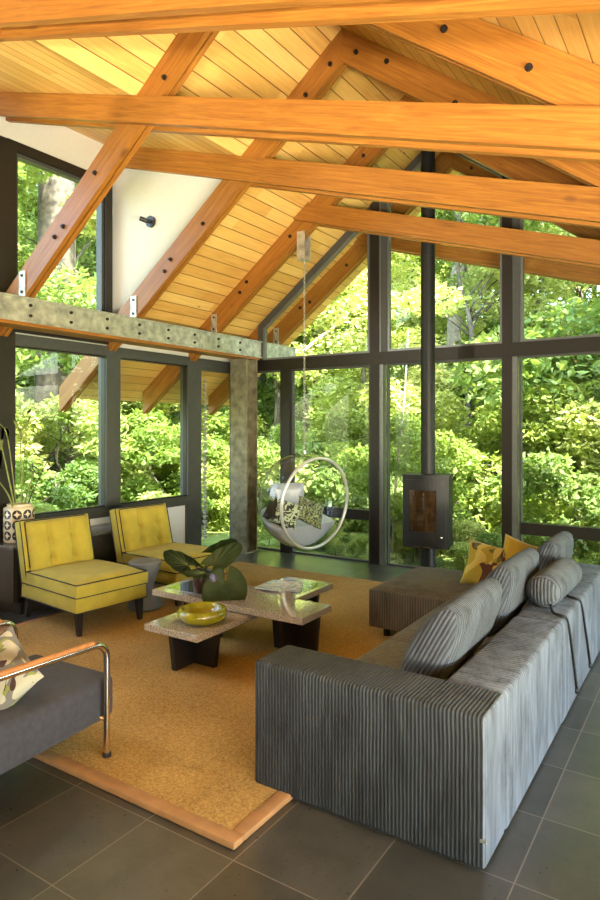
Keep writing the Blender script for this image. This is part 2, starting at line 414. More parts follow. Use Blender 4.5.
def pillow(w, h, t, n=18, pw=2.6, edge=.10):
    """soft cushion, width along x, height along z, thickness along y, pinched corners"""
    bm = NB(); g = {}
    for s in (-1, 1):
        for i in range(n+1):
            for j in range(n+1):
                u = -1+2*i/n; v = -1+2*j/n
                if s == 1 and (i in (0, n) or j in (0, n)): g[s, i, j] = g[-1, i, j]; continue
                k = (1-abs(u)**pw)*(1-abs(v)**pw)
                th = t/2*max(0, k)**.42
                pin = 1-edge*(1-abs(u)**2)*abs(v)**4
                pin2 = 1-edge*(1-abs(v)**2)*abs(u)**4
                wr = .004*math.sin(9*u+4*v*s)*k
                g[s, i, j] = bm.verts.new((u*w/2*pin2, s*(th+wr), v*h/2*pin))
    for s in (-1, 1):
        for i in range(n):
            for j in range(n):
                q = (g[s, i, j], g[s, i+1, j], g[s, i+1, j+1], g[s, i, j+1])
                bm.faces.new(q if s < 0 else q[::-1])
    return bm
def TRS(loc, rx=0, ry=0, rz=0):
    return Matrix.Translation(loc) @ Matrix.Rotation(rz, 4, 'Z') @ Matrix.Rotation(ry, 4, 'Y') @ Matrix.Rotation(rx, 4, 'X')
def basis(loc, xa, ya, za):
    m = Matrix((Vector(xa).normalized(), Vector(ya).normalized(), Vector(za).normalized())).transposed().to_4x4()
    m.translation = Vector(loc); return m
def dup(root, loc=None, rz=0, label=None, group=None, mtx=None):
    r = root.copy(); COL.objects.link(r)
    r.matrix_basis = mtx if mtx is not None else Matrix.Translation(loc) @ Matrix.Rotation(rz, 4, 'Z')
    if label: r['label'] = label
    if group: r['group'] = group
    for ch in list(root.children):
        c = ch.copy(); COL.objects.link(c); c.parent = r
        for gch in list(ch.children):
            d = gch.copy(); COL.objects.link(d); d.parent = c
    return r

# ------------------------------------------------------------------ the house
XL, XR, YG, YB = -5.4, 2.2, 6.75, -2.6         # left wall, right wall, gable wall, back wall
XAP = -2.55
SL, SR, SC = .77, -.74, -.30
def zl(x): return 4.86+SL*(x-XAP)              # underside of left roof boards
def zr(x): return 4.86+SR*(x-XAP)
def zc(x): return 2.965+SC*x                   # low roof on top of the tie beams
XBL, XBR = -3.606, .018
def roofz(x, dormer=False):
    if x < XAP: return zl(x) if not (dormer and x < XBL) else zc(x)
    return zr(x) if x < XBR else zc(x)

struct('floor', B(XL-.3, XR+.3, YB-.3, YG+.12, -.25, 0), 'tile', 'grey slate tiled floor with thin pale grout lines')

def roof_slab(name, x0, x1, y0, y1, zf, label, th=.13):
    p0 = Vector((x0, 0, zf(x0))); p1 = Vector((x1, 0, zf(x1)))
    d = (p1-p0).normalized(); nrm = Vector((-d.z, 0, d.x))
    if nrm.z < 0: nrm = -nrm
    fr = basis((x0, 0, zf(x0)), d, (0, 1, 0), d.cross(Vector((0, 1, 0))))
    bm = NB(); a = p0; b = p1
    prism(bm, [(a.x, a.z), (b.x, b.z), (b.x, b.z+th), (a.x, a.z+th)], y0, y1)
    return struct(name, bm, 'ceil', label, frame=fr)
YO = 7.75
roof_slab('ceiling', XAP, -6.35, 4.70, YO, zl, 'golden pine board ceiling over the left side, sloping down to the steel beam')
roof_slab('ceiling', XAP, XBL, YB-.3, 4.70, zl, 'golden pine board ceiling near the ridge, left slope above the dormer')
roof_slab('ceiling', XBL, -6.1, YB-.3, 4.70, zc, 'pine board dormer ceiling rising to the white left wall')
roof_slab('ceiling', XAP, XBR, YB-.3, YO, zr, 'golden pine board ceiling on the right slope of the ridge')
roof_slab('ceiling', XBR, 3.2, YB-.3, YO, zc, 'low pine board ceiling above the right side of the room')

# walls
bm = NB(); prism(bm, [(XL-.12, 2.60), (XBL, zl(XBL)-.01), (XL-.12, zc(XL-.12)-.005)], 4.655, 4.70)
struct('wall_dormer', bm, 'white', 'white triangular wall above the second rafter with the black spotlight')
YW0, YW1 = 3.49, 4.42
bm = NB()
box(bm, XL-.15, XL, YB, YG, 2.45, 2.60)                              # band above lower windows
prism(bm, [(YB, 4.21), (4.66, 4.21), (4.66, zc(XL)-.005), (YB, zc(XL)-.005)], XL-.15, XL, 'X')
struct('wall_left', bm, 'white', 'white wall around the left windows')
bm = NB()
box(bm, XL-.12, XL-.02, YB, 5.80, 0, .66)
struct('wall_left_panel', bm, 'panel', 'white panels under the left windows')
struct('wall_back', (lambda b: (prism(b, [(XL-.15, 0), (XR+.15, 0), (XR+.15, zc(XR+.15)-.01), (XBR, zc(XBR)-.01), (XAP, 4.85), (XBL, zl(XBL)-.01), (XL-.15, zc(XL-.15)-.01)], YB-.15, YB), b)[1])(NB()), 'taupe', 'taupe wall behind the camera')
bm = NB()
box(bm, XR, XR+.15, YB, YG, 2.12, zc(XR+.15)-.01)
box(bm, XR, XR+.15, YB, -1.6, 0, 2.12); box(bm, XR, XR+.15, 6.3, YG, 0, 2.12)
struct('wall_right', bm, 'white', 'white wall right of the room')
win = thing('window_9', 'glazed sliding doors in the right wall', None, (XR+.07, 2.3, 0), kind='structure'); del_cat = win
bm = NB()
for a, b in ((-1.6, .37), (.37, 2.35), (2.35, 4.33), (4.33, 6.3)):
    ring_prism(bm, [(a, 0), (b, 0), (b, 2.12), (a, 2.12)], .07, XR+.03, XR+.11, 'X')
obj('window_frame', bm, 'bronze', win, world=True)
obj('pane', B(XR+.065, XR+.072, -1.6, 6.3, .05, 2.08), 'glass', win, world=True)

# gable wall glazing
POST = [(-3.39, -3.23), (-1.86, -1.71), (-.32, -.14), (1.23, 1.41)]
GY0, GY1 = 6.70, 6.84
for i, (a, b) in enumerate(POST):
    bm = NB(); pts = [(a, 0), (b-.05, 0), (b-.05, roofz(b-.05)), (a, roofz(a))]
    if a < XAP < b: pts.insert(3, (XAP, 4.86))
    prism(bm, pts, GY0+.02, GY1)
    t = struct('trim_%d' % (i+1), bm, 'bronze', ['tall dark bronze post left of the stove, rising to the roof', 'tall dark bronze post right of the stove pipe', 'dark bronze post outside the right edge of view', 'dark bronze post near the right wall'][i])
    bm = NB(); prism(bm, [(b-.05, 0), (b, 0), (b, roofz(b)), (b-.05, roofz(b-.05))], GY0+.035, GY1-.02)
    obj('trim_strip', bm, 'alu', t)
struct('trim_5', B(-5.4, XR, GY0+.01, GY1-.02, 2.33, 2.47), 'bronze', 'dark horizontal transom across the glazed gable wall')
def bay(n, x0, x1, label, sub=None, sill=None, dz=0):
    w = thing('window_%d' % n, label, None, ((x0+x1)/2, YG, 0), kind='structure')
    # lower
    spans = [(x0-.02, x1+.02)] if sub is None else [(x0, sub-.07), (sub+.07, x1+.02)]
    for k, (a, b) in enumerate(spans):
        bm = NB(); ring_prism(bm, [(a, 0), (b, 0), (b, 2.33), (a, 2.33)], .02, YG-.01, YG+.05)
        obj('window_frame', bm, 'frame_dark', w, world=True)
        obj('pane', B(a+.04, b-.04, YG+.008, YG+.014, .04, 2.29), 'glass', w, world=True)
    if sub is not None: obj('mullion', B(sub-.07, sub+.07, YG-.05, YG+.07, 0, 2.33), 'bronze', w, world=True)
    if sill: obj('sill_rail', B(sill, x1, YG-.03, YG+.06, .50, .62), 'bronze', w, world=True)
    # upper
    a = x0; top = []
    if n == 1: a = -5.04
    e0, e1 = a-(.09 if n > 1 else 0), x1+.09
    top = [(e0, 2.39), (e1, 2.39), (e1, roofz(e1)-.01)]
    for q in (XBR, XAP):
        if e0 < q < e1: top.append((q, roofz(q)-.01))
    top.append((e0, roofz(e0)-.01))
    bm = NB(); inn = ring_prism(bm, top, .08, YG-.018, YG+.06); obj('window_frame', bm, 'frame_dark', w, world=True)
    bm = NB(); ring_prism(bm, inn, .028, YG-.008, YG+.04); obj('window_bead', bm, 'alu', w, world=True)
    bm = NB(); prism(bm, inn, YG+.010, YG+.016); obj('pane', bm, 'glass', w, world=True)
    return w
bay(1, -5.33, -3.42, 'glazed gable bay behind the hanging bubble seat with a sloping top', sub=-4.59, sill=-4.52)
bay(2, -3.17, -1.87, 'full height glazed gable bay behind the wood stove')
bay(3, -1.67, -.32, 'glazed gable bay behind the far end of the sofa', sill=-1.67)
bay(4, -.12, 1.23, 'glazed gable bay outside the right edge of view', sill=-.12)
bay(5, 1.43, XR, 'narrow glazed gable bay by the right wall')
bm = NB(); prism(bm, [(-5.55, 2.47), (-5.04, 2.47), (-5.04, zl(-5.04)-.01), (-5.55, zl(-5.55)-.01)], YG, YG+.06)
struct('wall_gable_corner', bm, 'beam', 'small pine infill board beside the end of the steel beam')

# left wall windows
SZ, TZ = .76, 2.35
w = thing('window_6', 'wide lower left window behind the yellow chairs', None, (XL, 4.6, 0), kind='structure')
for a, b in ((3.47, 4.53), (4.70, 5.77)):
    bm = NB(); ring_prism(bm, [(a-.02, SZ-.02), (b+.02, SZ-.02), (b+.02, TZ+.02), (a-.02, TZ+.02)], .035, XL-.05, XL+.01, 'X'); obj('window_bead', bm, 'bronze', w, world=True)
    obj('pane', B(XL-.03, XL-.024, a, b, SZ, TZ), 'glass', w, world=True)
bm = NB()
box(bm, XL-.10, XL+.03, 4.52, 4.71, SZ-.02, TZ+.02); box(bm, XL-.10, XL+.03, 5.76, 5.97, 0, TZ+.1)
box(bm, XL-.10, XL+.03, 3.17, 5.76, .655, SZ); box(bm, XL-.10, XL+.031, 3.17, YG-.05, TZ, 2.455)
obj('window_frame', bm, 'frame_dark', w, world=True)
obj('post', B(XL-.10, XL+.04, 3.17, 3.47, 0, 4.21), 'bronze', w, world=True)
w = thing('window_7', 'narrow full height pane beside the steel column', None, (XL, 6.3, 0), kind='structure')
bm = NB(); ring_prism(bm, [(5.97, 0), (6.70, 0), (6.70, TZ), (5.97, TZ)], .04, XL-.06, XL+.02, 'X'); obj('window_frame', bm, 'frame_dark', w, world=True)
obj('pane', B(XL-.03, XL-.024, 6.0, 6.66, .03, TZ-.03), 'glass', w, world=True)
w = thing('window_8', 'tall upper left window above the steel beam', None, (XL, 4, 2.6), kind='structure')
bm = NB(); ring_prism(bm, [(3.40, 2.47), (4.60, 2.47), (4.60, 4.22), (3.40, 4.22)], .09, XL-.12, XL+.03, 'X'); obj('window_frame', bm, 'bronze', w, world=True)
bm = NB(); ring_prism(bm, [(3.47, 2.54), (4.53, 2.54), (4.53, 4.15), (3.47, 4.15)], .05, XL-.08, XL+.0, 'X'); obj('window_bead', bm, 'frame_dark', w, world=True)
obj('pane', B(XL-.04, XL-.034, 3.5, 4.5, 2.56, 4.13), 'glass', w, world=True)
w = thing('window_10', 'left windows nearer than the frame edge', None, (XL, 1, 0), kind='structure')
bm = NB()
for a, b in ((.6, 1.85), (1.92, 3.17)):
    ring_prism(bm, [(a, SZ-.1), (b, SZ-.1), (b, TZ+.1), (a, TZ+.1)], .09, XL-.10, XL+.03, 'X')
    ring_prism(bm, [(a, 2.47), (b, 2.47), (b, 4.22), (a, 4.22)], .09, XL-.12, XL+.03, 'X')
box(bm, XL-.10, XL+.03, 1.85, 1.92, .66, 4.22)
obj('window_frame', bm, 'frame_dark', w, world=True)
obj('pane', B(XL-.03, XL-.024, .62, 3.15, SZ, 4.15), 'glass', w, world=True)
bm = NB(); box(bm, XL-.15, XL, YB, .6, .66, 2.45); box(bm, XL-.15, XL, YB, .6, 2.6, 4.21)
struct('wall_left_near', bm, 'white', 'white wall left of the camera')

# ------------------------------------------------------------------ roof trusses
def slope_frame(x, y, z, s):
    d = Vector((1, 0, s)).normalized(); return basis((x, y, z), d, (0, 1, 0), d.cross(Vector((0, 1, 0))))
def bolt(parent, x, y, z, r=.02):
    bm = NB(); cyl(bm, (x, y-.012, z), (x, y+.004, z), r, 10); cyl(bm, (x, y-.024, z), (x, y-.01, z), r*.6, 6)
    return obj('bolt', bm, 'bolt', parent, world=True)
def truss(Y, label, dormer, foot=True, dzc=0, bolts=(), depth=.205, cx_end=2.2):
    t = thing('roof_truss', label, 'roof beam', (XAP, Y, 4.3), group='timber roof trusses')
    dl = .28
    L = [(XAP, 4.86-.003), (XAP, 4.58), (-4.966, 2.722), (-5.20, 2.722), (-5.20, 4.58+SL*(-5.20-XAP)), (-6.2, 4.58+SL*(-6.2-XAP)), (-6.2, zl(-6.2)-.003)]
    bm = NB()
    for a, b in ((0, .040), (.055, .095)): prism(bm, L, Y+a, Y+b)
    obj('rafter', bm, 'beam', t, frame=slope_frame(XAP, Y, 4.7, SL))
    R = [(XAP+.002, 4.86-.003), (XAP+.002, 4.58), (XBR+.25, 4.58+SR*(XBR+.25-XAP)), (XBR+.25, zc(XBR+.25)-.006), (XBR, zc(XBR)-.006)]
    bm = NB()
    for a, b in ((0, .040), (.055, .095)): prism(bm, R, Y+a, Y+b)
    obj('rafter', bm, 'beam', t, frame=slope_frame(XAP, Y, 4.7, SR))
    if dormer: C = [(XL+.005, zc(XL)-.006+dzc), (XL+.005, zc(XL)-depth+dzc)]
    else:
        xs = (6.8235-2.965-dzc)/(-SL-.3); xs2 = (6.8235-2.965+depth-dzc)/(-SL-.3)
        C = [(xs+.02, zc(xs+.02)+dzc), (xs2+.02, zc(xs2+.02)-depth+dzc)]
    C2 = [(cx_end-.005, zc(cx_end)-depth+dzc), (cx_end-.005, zc(cx_end)+dzc-.006)]
    for a, b in ((-.045, 0), (.095, .14)):
        c = C
        if dormer and a > 0 and Y > 4: c = [(-3.75, zc(-3.75)-.006), (-3.75, zc(-3.75)-depth)]
        bm = NB(); prism(bm, c+C2, Y+a, Y+b)
        obj('tie_beam', bm, 'beam', t, frame=slope_frame(-1, Y+a, zc(-1), SC))
    if foot:
        g = [(-5.03, 2.71), (-4.95, 2.71), (-4.95, 2.93), (-5.03, 2.93)]
        bm = NB(); prism(bm, [(-5.03, 2.722), (-4.945, 2.722), (-4.945, 2.94), (-5.03, 2.94)], Y-.012, Y-.001); gp = obj('gusset_plate', bm, 'galv', t, world=True)
        for x, z in ((-4.985, 2.76), (-4.985, 2.90)):
            bm = NB(); cyl(bm, (x, Y-.022, z), (x, Y-.010, z), .012, 8); obj('bolt', bm, 'bolt', gp, world=True)
    for x in bolts:
        if x < XAP: z = 4.72+SL*(x-XAP)
        else: z = 4.72+SR*(x-XAP)
        bolt(t, x, Y, z+random.uniform(-.05, .05))
    return t
TB = (-4.55, -4.47, -4.05, -3.25, -2.9, -2.66, -2.42, -2.15, -1.6, -1.2)
truss(.80, 'pine roof truss above the camera, out of the frame', True, bolts=())
truss(2.05, 'nearest pine roof truss, crossing the top edge of the photo', True, bolts=(), dzc=.05)
truss(3.30, 'second pine roof truss whose tie beam spans above the yellow chairs', True, bolts=(-4.55, -4.44, -4.05, -3.3, -1.22, -.78), cx_end=2.2)
truss(4.55, 'pine roof truss meeting at the visible ridge, its rafter edging the white wall', True, bolts=TB, depth=.225)
truss(5.80, 'pine roof truss just inside the gable glass, from which the bubble seat hangs', False, dzc=-.06, bolts=(-4.6, -4.5, -3.9, -3.0, -2.42, -2.2))
truss(7.08, 'pine roof truss standing outside the gable glass', False, foot=True, bolts=(-4.6, -4.45, -3.9, -3.6, -2.3, -2.75, -1.9), cx_end=3.0)

# steel beam & column
t = thing('steel_beam', 'long galvanised steel beam carrying the rafter feet above the left windows', 'steel beam', (-5.08, 3, 2.5))
bm = NB(); prism(bm, [(-5.19, 2.50), (-4.965, 2.50), (-4.965, 2.515), (-4.985, 2.515), (-4.985, 2.705), (-4.965, 2.705), (-4.965, 2.72), (-5.19, 2.72), (-5.19, 2.705), (-5.005, 2.705), (-5.005, 2.515), (-5.19, 2.515)], YB, 7.55)
obj('web', bm, 'galv', t, world=True)
obj('timber_packer', B(-5.19, -4.96, YB, 6.66, 2.47, 2.498), 'beam', t, frame=basis((-5.05, 0, 2.48), (0, 1, 0), (-1, 0, 0), (0, 0, 1)))
y = 2.95
bm = NB()
while y < 6.6:
    for z in (2.565, 2.655): cyl(bm, (-4.985, y, z), (-4.970, y, z), .014, 8)
    y += .4167
o = obj('bolt_row', bm, 'bolt', t, world=True)
t = thing('steel_column', 'weathered steel column in the far left corner under the beam', 'column', (-5.09, 6.50, 0))
w2, f2 = .115, .02
bm = NB(); prism(bm, [(-.13, -.115), (.13, -.115), (.13, -.095), (.012, -.095), (.012, .095), (.13, .095), (.13, .115), (-.13, .115), (-.13, .095), (-.012, .095), (-.012, -.095), (-.13, -.095)], 0, 2.468, 'Z')
obj('shaft', bm, 'galvdark', t)
obj('base_plate', B(-.15, .15, -.14, .14, 0, .015), 'galvdark', t)

# spotlight on the white dormer wall
t = thing('wall_spotlight', 'small black spotlight mounted on the white triangular wall', 'lamp', (-4.84, 4.654, 3.70))
bm = NB(); cyl(bm, (0, 0, 0), (0, -.03, 0), .058, 24); obj('mount', bm, 'black', t, smooth=True, auto=40)
bm = NB(); tube(bm, [(0, -.03, 0), (-.01, -.07, .0)], .02, 10); tube(bm, [(-.005, -.06, -.005), (-.055, -.11, .02)], .024, 14); obj('lamp_head', bm, 'black', t, smooth=True, auto=40)

# ------------------------------------------------------------------ rug
t = thing('area_rug', 'large golden looped rug with brown bound edge on the slate floor', 'rug', (-3.1, 3.88, 0))
obj('pile', B(-4.68+.06, -1.52-.06, 1.88+.06, 5.88-.06, .001, .026, .008), 'rug', t, world=True)
bm = NB(); ring_prism(bm, [(-4.68, 1.88), (-1.52, 1.88), (-1.52, 5.88), (-4.68, 5.88)], .062, 0, 1, 'Y')
bm.free(); bm = NB()
for a in ((-4.68, -1.52, 1.88, 1.944), (-4.68, -1.52, 5.816, 5.88), (-4.68, -4.616, 1.944, 5.816), (-1.584, -1.52, 1.944, 5.816)):
    box(bm, a[0], a[1], a[2], a[3], .001, .029, .006, 2)
obj('binding', bm, 'binding', t, world=True, smooth=True, auto=40)
RZ = .027

# ------------------------------------------------------------------ sofa
SX1, SY0, SY1 = -.686, 2.262, 5.30
t = thing('sectional_sofa', 'large grey ribbed velvet corner sofa with a chaise at its far end', 'sofa', (-1.2, 3.8, 0))
def soft(x0, x1, y0, y1, z0, z1, bev=.03, seg=4): return B(x0, x1, y0, y1, z0, z1, bev, seg)
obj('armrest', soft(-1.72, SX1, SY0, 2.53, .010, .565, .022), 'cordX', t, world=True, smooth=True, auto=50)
o = obj('backrest', soft(-.93, SX1+.003, 2.531, 3.60, .010, .563, .022), 'cordY', t, world=True, smooth=True, auto=50)
o = obj('backrest', soft(-.93, SX1+.006, 3.605, SY1, .010, .556, .022), 'cordY', t, world=True, smooth=True, auto=50)
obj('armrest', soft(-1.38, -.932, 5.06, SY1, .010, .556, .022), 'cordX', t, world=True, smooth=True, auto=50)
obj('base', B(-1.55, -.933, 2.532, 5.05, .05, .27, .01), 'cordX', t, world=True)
def crowned(x0, x1, y0, y1, z0, z1, crown=.02, n=14):
    bm = NB(); G = {}
    for i in range(n+1):
        for j in range(n+1):
            u = i/n; v = j/n
            k = (4*u*(1-u))**.35*(4*v*(1-v))**.35
            G[i, j] = (bm.verts.new((x0+(x1-x0)*u, y0+(y1-y0)*v, z1-.022+crown*k+.022*min(1, k*1.3))), )
    for i in range(n):
        for j in range(n): bm.faces.new([G[a][0] for a in ((i, j), (i+1, j), (i+1, j+1), (i, j+1))])
    br = [G[i, 0][0] for i in range(n+1)]+[G[n, j][0] for j in range(1, n+1)]+[G[i, n][0] for i in range(n-1, -1, -1)]+[G[0, j][0] for j in range(n-1, 0, -1)]
    lo = [bm.verts.new((v.co.x, v.co.y, z0)) for v in br]
    for i in range(len(br)):
        j = (i+1) % len(br); bm.faces.new((br[i], lo[i], lo[j], br[j]))
    bm.faces.new(lo[::-1])
    return bm
obj('seat_cushion', crowned(-1.56, -.935, 2.535, 3.32, .275, .415, .012), 'seatfab', t, world=True, smooth=True, auto=60)
obj('seat_cushion', crowned(-1.56, -.935, 3.326, 4.30, .275, .415, .012), 'seatfab', t, world=True, smooth=True, auto=60)
o = obj('chaise_seat', crowned(-2.18, -1.395, 4.305, 5.27, .105, .40, .008), 'chaisefab', t, world=True, smooth=True, auto=60)
obj('seat_cushion', crowned(-1.39, -.935, 4.305, 5.05, .275, .40, .008), 'chaisefab', t, world=True, smooth=True, auto=60)
for x, y in ((-1.62, 2.36), (-.78, 2.36), (-2.08, 4.40), (-2.08, 5.17), (-.78, 5.2)):
    bm = NB(); cyl(bm, (x, y, (RZ if -4.6 < x < -1.6 and y < 5.8 else 0)), (x, y, .11 if x < -2 else .05), .025, 12); obj('foot', bm, 'black', t, world=True)
bm = NB(); box(bm, SX1-.018, SX1+.006, SY0-.004, SY0+.003, .118, .128); obj('fabric_tag', bm, 'galv', t, world=True)

# back cushions, leaning on the backrest
def back_cushion(y0, y1, xb, zb, lean, label, h=.43, th=.20, mat='cordcush', rz=0, name='back_cushion'):
    L = y1-y0
    bm = NB(); n = 20; m = 14; pr = []
    for k in range(n):                                            # profile in local x (thickness) / z (height): soft rounded slab, fuller at the bottom
        a = 2*PI*k/n; c, s = math.cos(a), math.sin(a)
        e = 2/3.2
        x = th/2*math.copysign(abs(c)**e, c); z = h/2*math.copysign(abs(s)**(2/2.6), s)
        x *= 1-.28*max(0, z/(h/2)); pr.append((x, z))
    rings = []
    for j in range(m+1):
        v = -1+2*j/m; k = (1-abs(v)**6)**.5 if abs(v) < 1 else 0
        k = .80+.20*k; yy = v*L/2*(1 if abs(v) < 1 else 1.0)
        rings.append([bm.verts.new((yy, x*k, z*(.93+.07*k))) for x, z in pr])
    for a, b in zip(rings, rings[1:]):
        for k in range(n): bm.faces.new((a[k], a[(k+1) % n], b[(k+1) % n], b[k]))
    for R_, s in ((rings[0], -1), (rings[-1], 1)):
        cap = [bm.verts.new((R_[0].co.x+s*.018, v.co.y*.62, v.co.z*.80)) for v in R_]
        for k in range(n): bm.faces.new((R_[k], R_[(k+1) % n], cap[(k+1) % n], cap[k]))
        bm.faces.new(cap)
    d = Vector((math.sin(lean), 0, math.cos(lean)))                # height direction leaning towards +X
    nx = Vector((math.cos(lean), 0, -math.sin(lean)))
    fr = basis((0, 0, 0), (0, 1, 0), nx, Vector((0, 1, 0)).cross(nx))
    c = Vector((xb, (y0+y1)/2, zb))+d*(h/2)
    mt = Matrix.Translation(c) @ Matrix.Rotation(rz, 4, 'Z') @ fr
    for v in bm.verts: v.co.z *= 1 if fr.col[2].to_3d().dot(d) > 0 else -1
    bm.transform(mt)
    o = obj(name, bm, mat, None, smooth=True, frame=mt, auto=60)
    bmx = NB(); 
    return tagp(o, label, 'cushion', 'ribbed back cushions on the sofa')
back_cushion(2.70, 3.38, -1.17, .412, .50, 'blue grey ribbed back cushion nearest the camera on the sofa', h=.44, th=.22)
back_cushion(3.57, 4.24, -1.14, .415, .40, 'grey ribbed back cushion beside the bolster, middle of the three on the sofa', h=.445, th=.21)
back_cushion(4.45, 5.02, -1.06, .415, .36, 'grey ribbed back cushion at the far end of the sofa', h=.445, th=.21)
# bolster with straps
t = thing('bolster', 'grey ribbed bolster lying on top of the sofa back with dark straps', 'cushion', (-.825, 3.84, .558))
bm = NB(); n = 26; pr = []; r = .100
for j in range(15):
    v = j/14; k = min(1, (4*v*(1-v)*3.2))**.3 if 0 < v < 1 else 0
    pr.append((v*.66, r*(.55+.45*k) if j not in (0, 14) else r*.55))
rings = [[bm.verts.new((y, 1.02*rr*math.cos(2*PI*i/n), .97*rr*math.sin(2*PI*i/n))) for i in range(n)] for y, rr in pr]
for a, b in zip(rings, rings[1:]):
    for i in range(n): bm.faces.new((a[i], a[(i+1) % n], b[(i+1) % n], b[i]))
bm.faces.new(rings[0]); bm.faces.new(rings[-1])
fr = basis((-.83, 3.80, .558+.098), (0.03, 1, 0.01), (-1, .03, 0), (0, 0, 1))
bm.transform(fr)
obj('body', bm, 'bolster', t, smooth=True, frame=fr, auto=60)
for ya, yb, ze in ((3.70, 3.98, .085), (4.12, 4.45, .085)):
    pts = smooth_path([(-.80, ya+.18, .60), (-.76, ya+.06, .566), (-.70, ya, .568), (-.678, ya+.04, .53), (-.674, (ya+yb)/2+.03, .3), (-.672, yb, ze)], 6)
    bm = NB(); tube(bm, pts, .008, 6); tube(bm, [(-.675, yb, ze), (-.675, yb+.004, ze-.03)], .013, 8)
    obj('strap', bm, 'piping', t, world=True, smooth=True)
# loose pillows at the chaise
def put_pillow(name, w, h, th, mtx, mat, label, cat='pillow', group=None, **kw):
    bm = pillow(w, h, th, **kw); bm.transform(mtx)
    return tagp(obj(name, bm, mat, None, smooth=True, frame=mtx), label, cat, group)
put_pillow('throw_pillow', .40, .36, .14, TRS((-1.43, 4.86, .535), rx=-.42, ry=.16, rz=.15), 'leafpillow', 'yellow pillow printed with brown and green leaves on the chaise')
put_pillow('throw_pillow', .40, .40, .15, TRS((-1.20, 4.93, .545), rx=-.35, ry=.30, rz=.25), 'mustardfab', 'plain mustard pillow behind the leaf print pillow')

# ------------------------------------------------------------------ coffee tables
def cross_base(parent, cx, cy, top, hb=.19, ht=.225, rz=0):
    for k in (0, 1):
        bm = NB()
        P = [(-hb, RZ), (hb, RZ), (ht, top), (-ht, top)]
        prism(bm, P, -.018, .018, 'Y' if k == 0 else 'X') if k == 0 else prism(bm, P, -.018, .018, 'X')
        bm.transform(Matrix.Translation((cx, cy, 0)))
        obj('base_panel', bm, 'blackwood', parent, world=True)
t = thing('coffee_table', 'low speckled granite coffee table with the yellow bowl on it', 'coffee table', (-2.9, 3.2, 0))
obj('tabletop', B(-3.09, -2.635, 2.905, 3.52, .287, .331, .003, 1), 'granite', t, world=True)
cross_base(t, -2.93, 3.20, .2865)
t = thing('coffee_table', 'larger L shaped granite coffee table with the plant and magazines on it', 'coffee table', (-2.8, 3.8, 0))
bm = NB(); prism(bm, [(-3.54, 3.41), (-2.20, 3.41), (-2.20, 3.78), (-2.50, 3.78), (-2.50, 4.31), (-2.93, 4.31), (-2.93, 3.90), (-3.54, 3.90)], .338, .381, 'Z')
obj('tabletop', bm, 'granite', t, world=True)
obj('glass_inlay', B(-2.89, -2.54, 3.90, 4.26, .3805, .3825), 'mirror', t, world=True)
obj('glass_inlay', B(-3.48, -3.05, 3.50, 3.85, .3805, .3825), 'mirror', t, world=True)
cross_base(t, -2.47, 3.74, .3375, .17, .20); cross_base(t, -3.27, 3.68, .3375, .17, .20)
bm = NB(); prism(bm, [(-.13, RZ), (.13, RZ), (.17, .3375), (-.17, .3375)], -.018, .018); bm.transform(Matrix.Translation((-2.70, 4.15, 0))); obj('base_panel', bm, 'blackwood', t, world=True)

# bowl
t = NB()
prof = [(.085, 0), (.13, .008), (.158, .035), (.162, .062), (.150, .084), (.138, .090), (.124, .082), (.117, .060), (.100, .032), (.06, .022), (.001, .020)]
lathe(t, prof, 40, cap=False); t.faces.new([v for v in t.verts[:40]][::-1]) if False else None
t.verts.ensure_lookup_table(); t.faces.new([t.verts[i] for i in range(39, -1, -1)])
fr = Matrix.Translation((-2.81, 3.15, .3315)); t.transform(fr)
tagp(obj('bowl', t, 'bowl', None, smooth=True, frame=fr), 'glossy mustard yellow bowl with thick walls on the low granite table', 'bowl')
# magazines
def mag(loc, rz, w, h, cols, label, th=.008):
    m, nt, b, o = newmat('printed_cover'); g = N(nt); v = g.obj()
    f = g.noise(g.scale(v, (1, 2.2, 1)), 9, 3, .6, 1.)
    g.l(g.ramp(f, cols, 'CONSTANT'), b.inputs['Base Color']); b.inputs['Roughness'].default_value = .2
    tt = thing('magazine', label, 'magazine', loc, rz)
    obj('cover', B(-w/2, w/2, -h/2, h/2, th*.75, th, 0), m, tt)
    obj('pages', B(-w/2+.002, w/2-.003, -h/2+.003, h/2-.003, 0, th*.75, 0), 'panel', tt)
    return tt
mag((-2.73, 4.03, .3827), .5, .22, .29, [(0, (.30, .33, .36)), (.44, (.72, .74, .76)), (.56, (.10, .22, .40)), (.62, (.55, .47, .38))], 'lower grey and white magazine on the black glass inlay')
mag((-2.80, 3.97, .3910), .1, .215, .28, [(0, (.35, .42, .45)), (.42, (.70, .68, .62)), (.54, (.20, .42, .62)), (.63, (.30, .20, .13))], 'upper magazine with blue and tan cover on the coffee table')

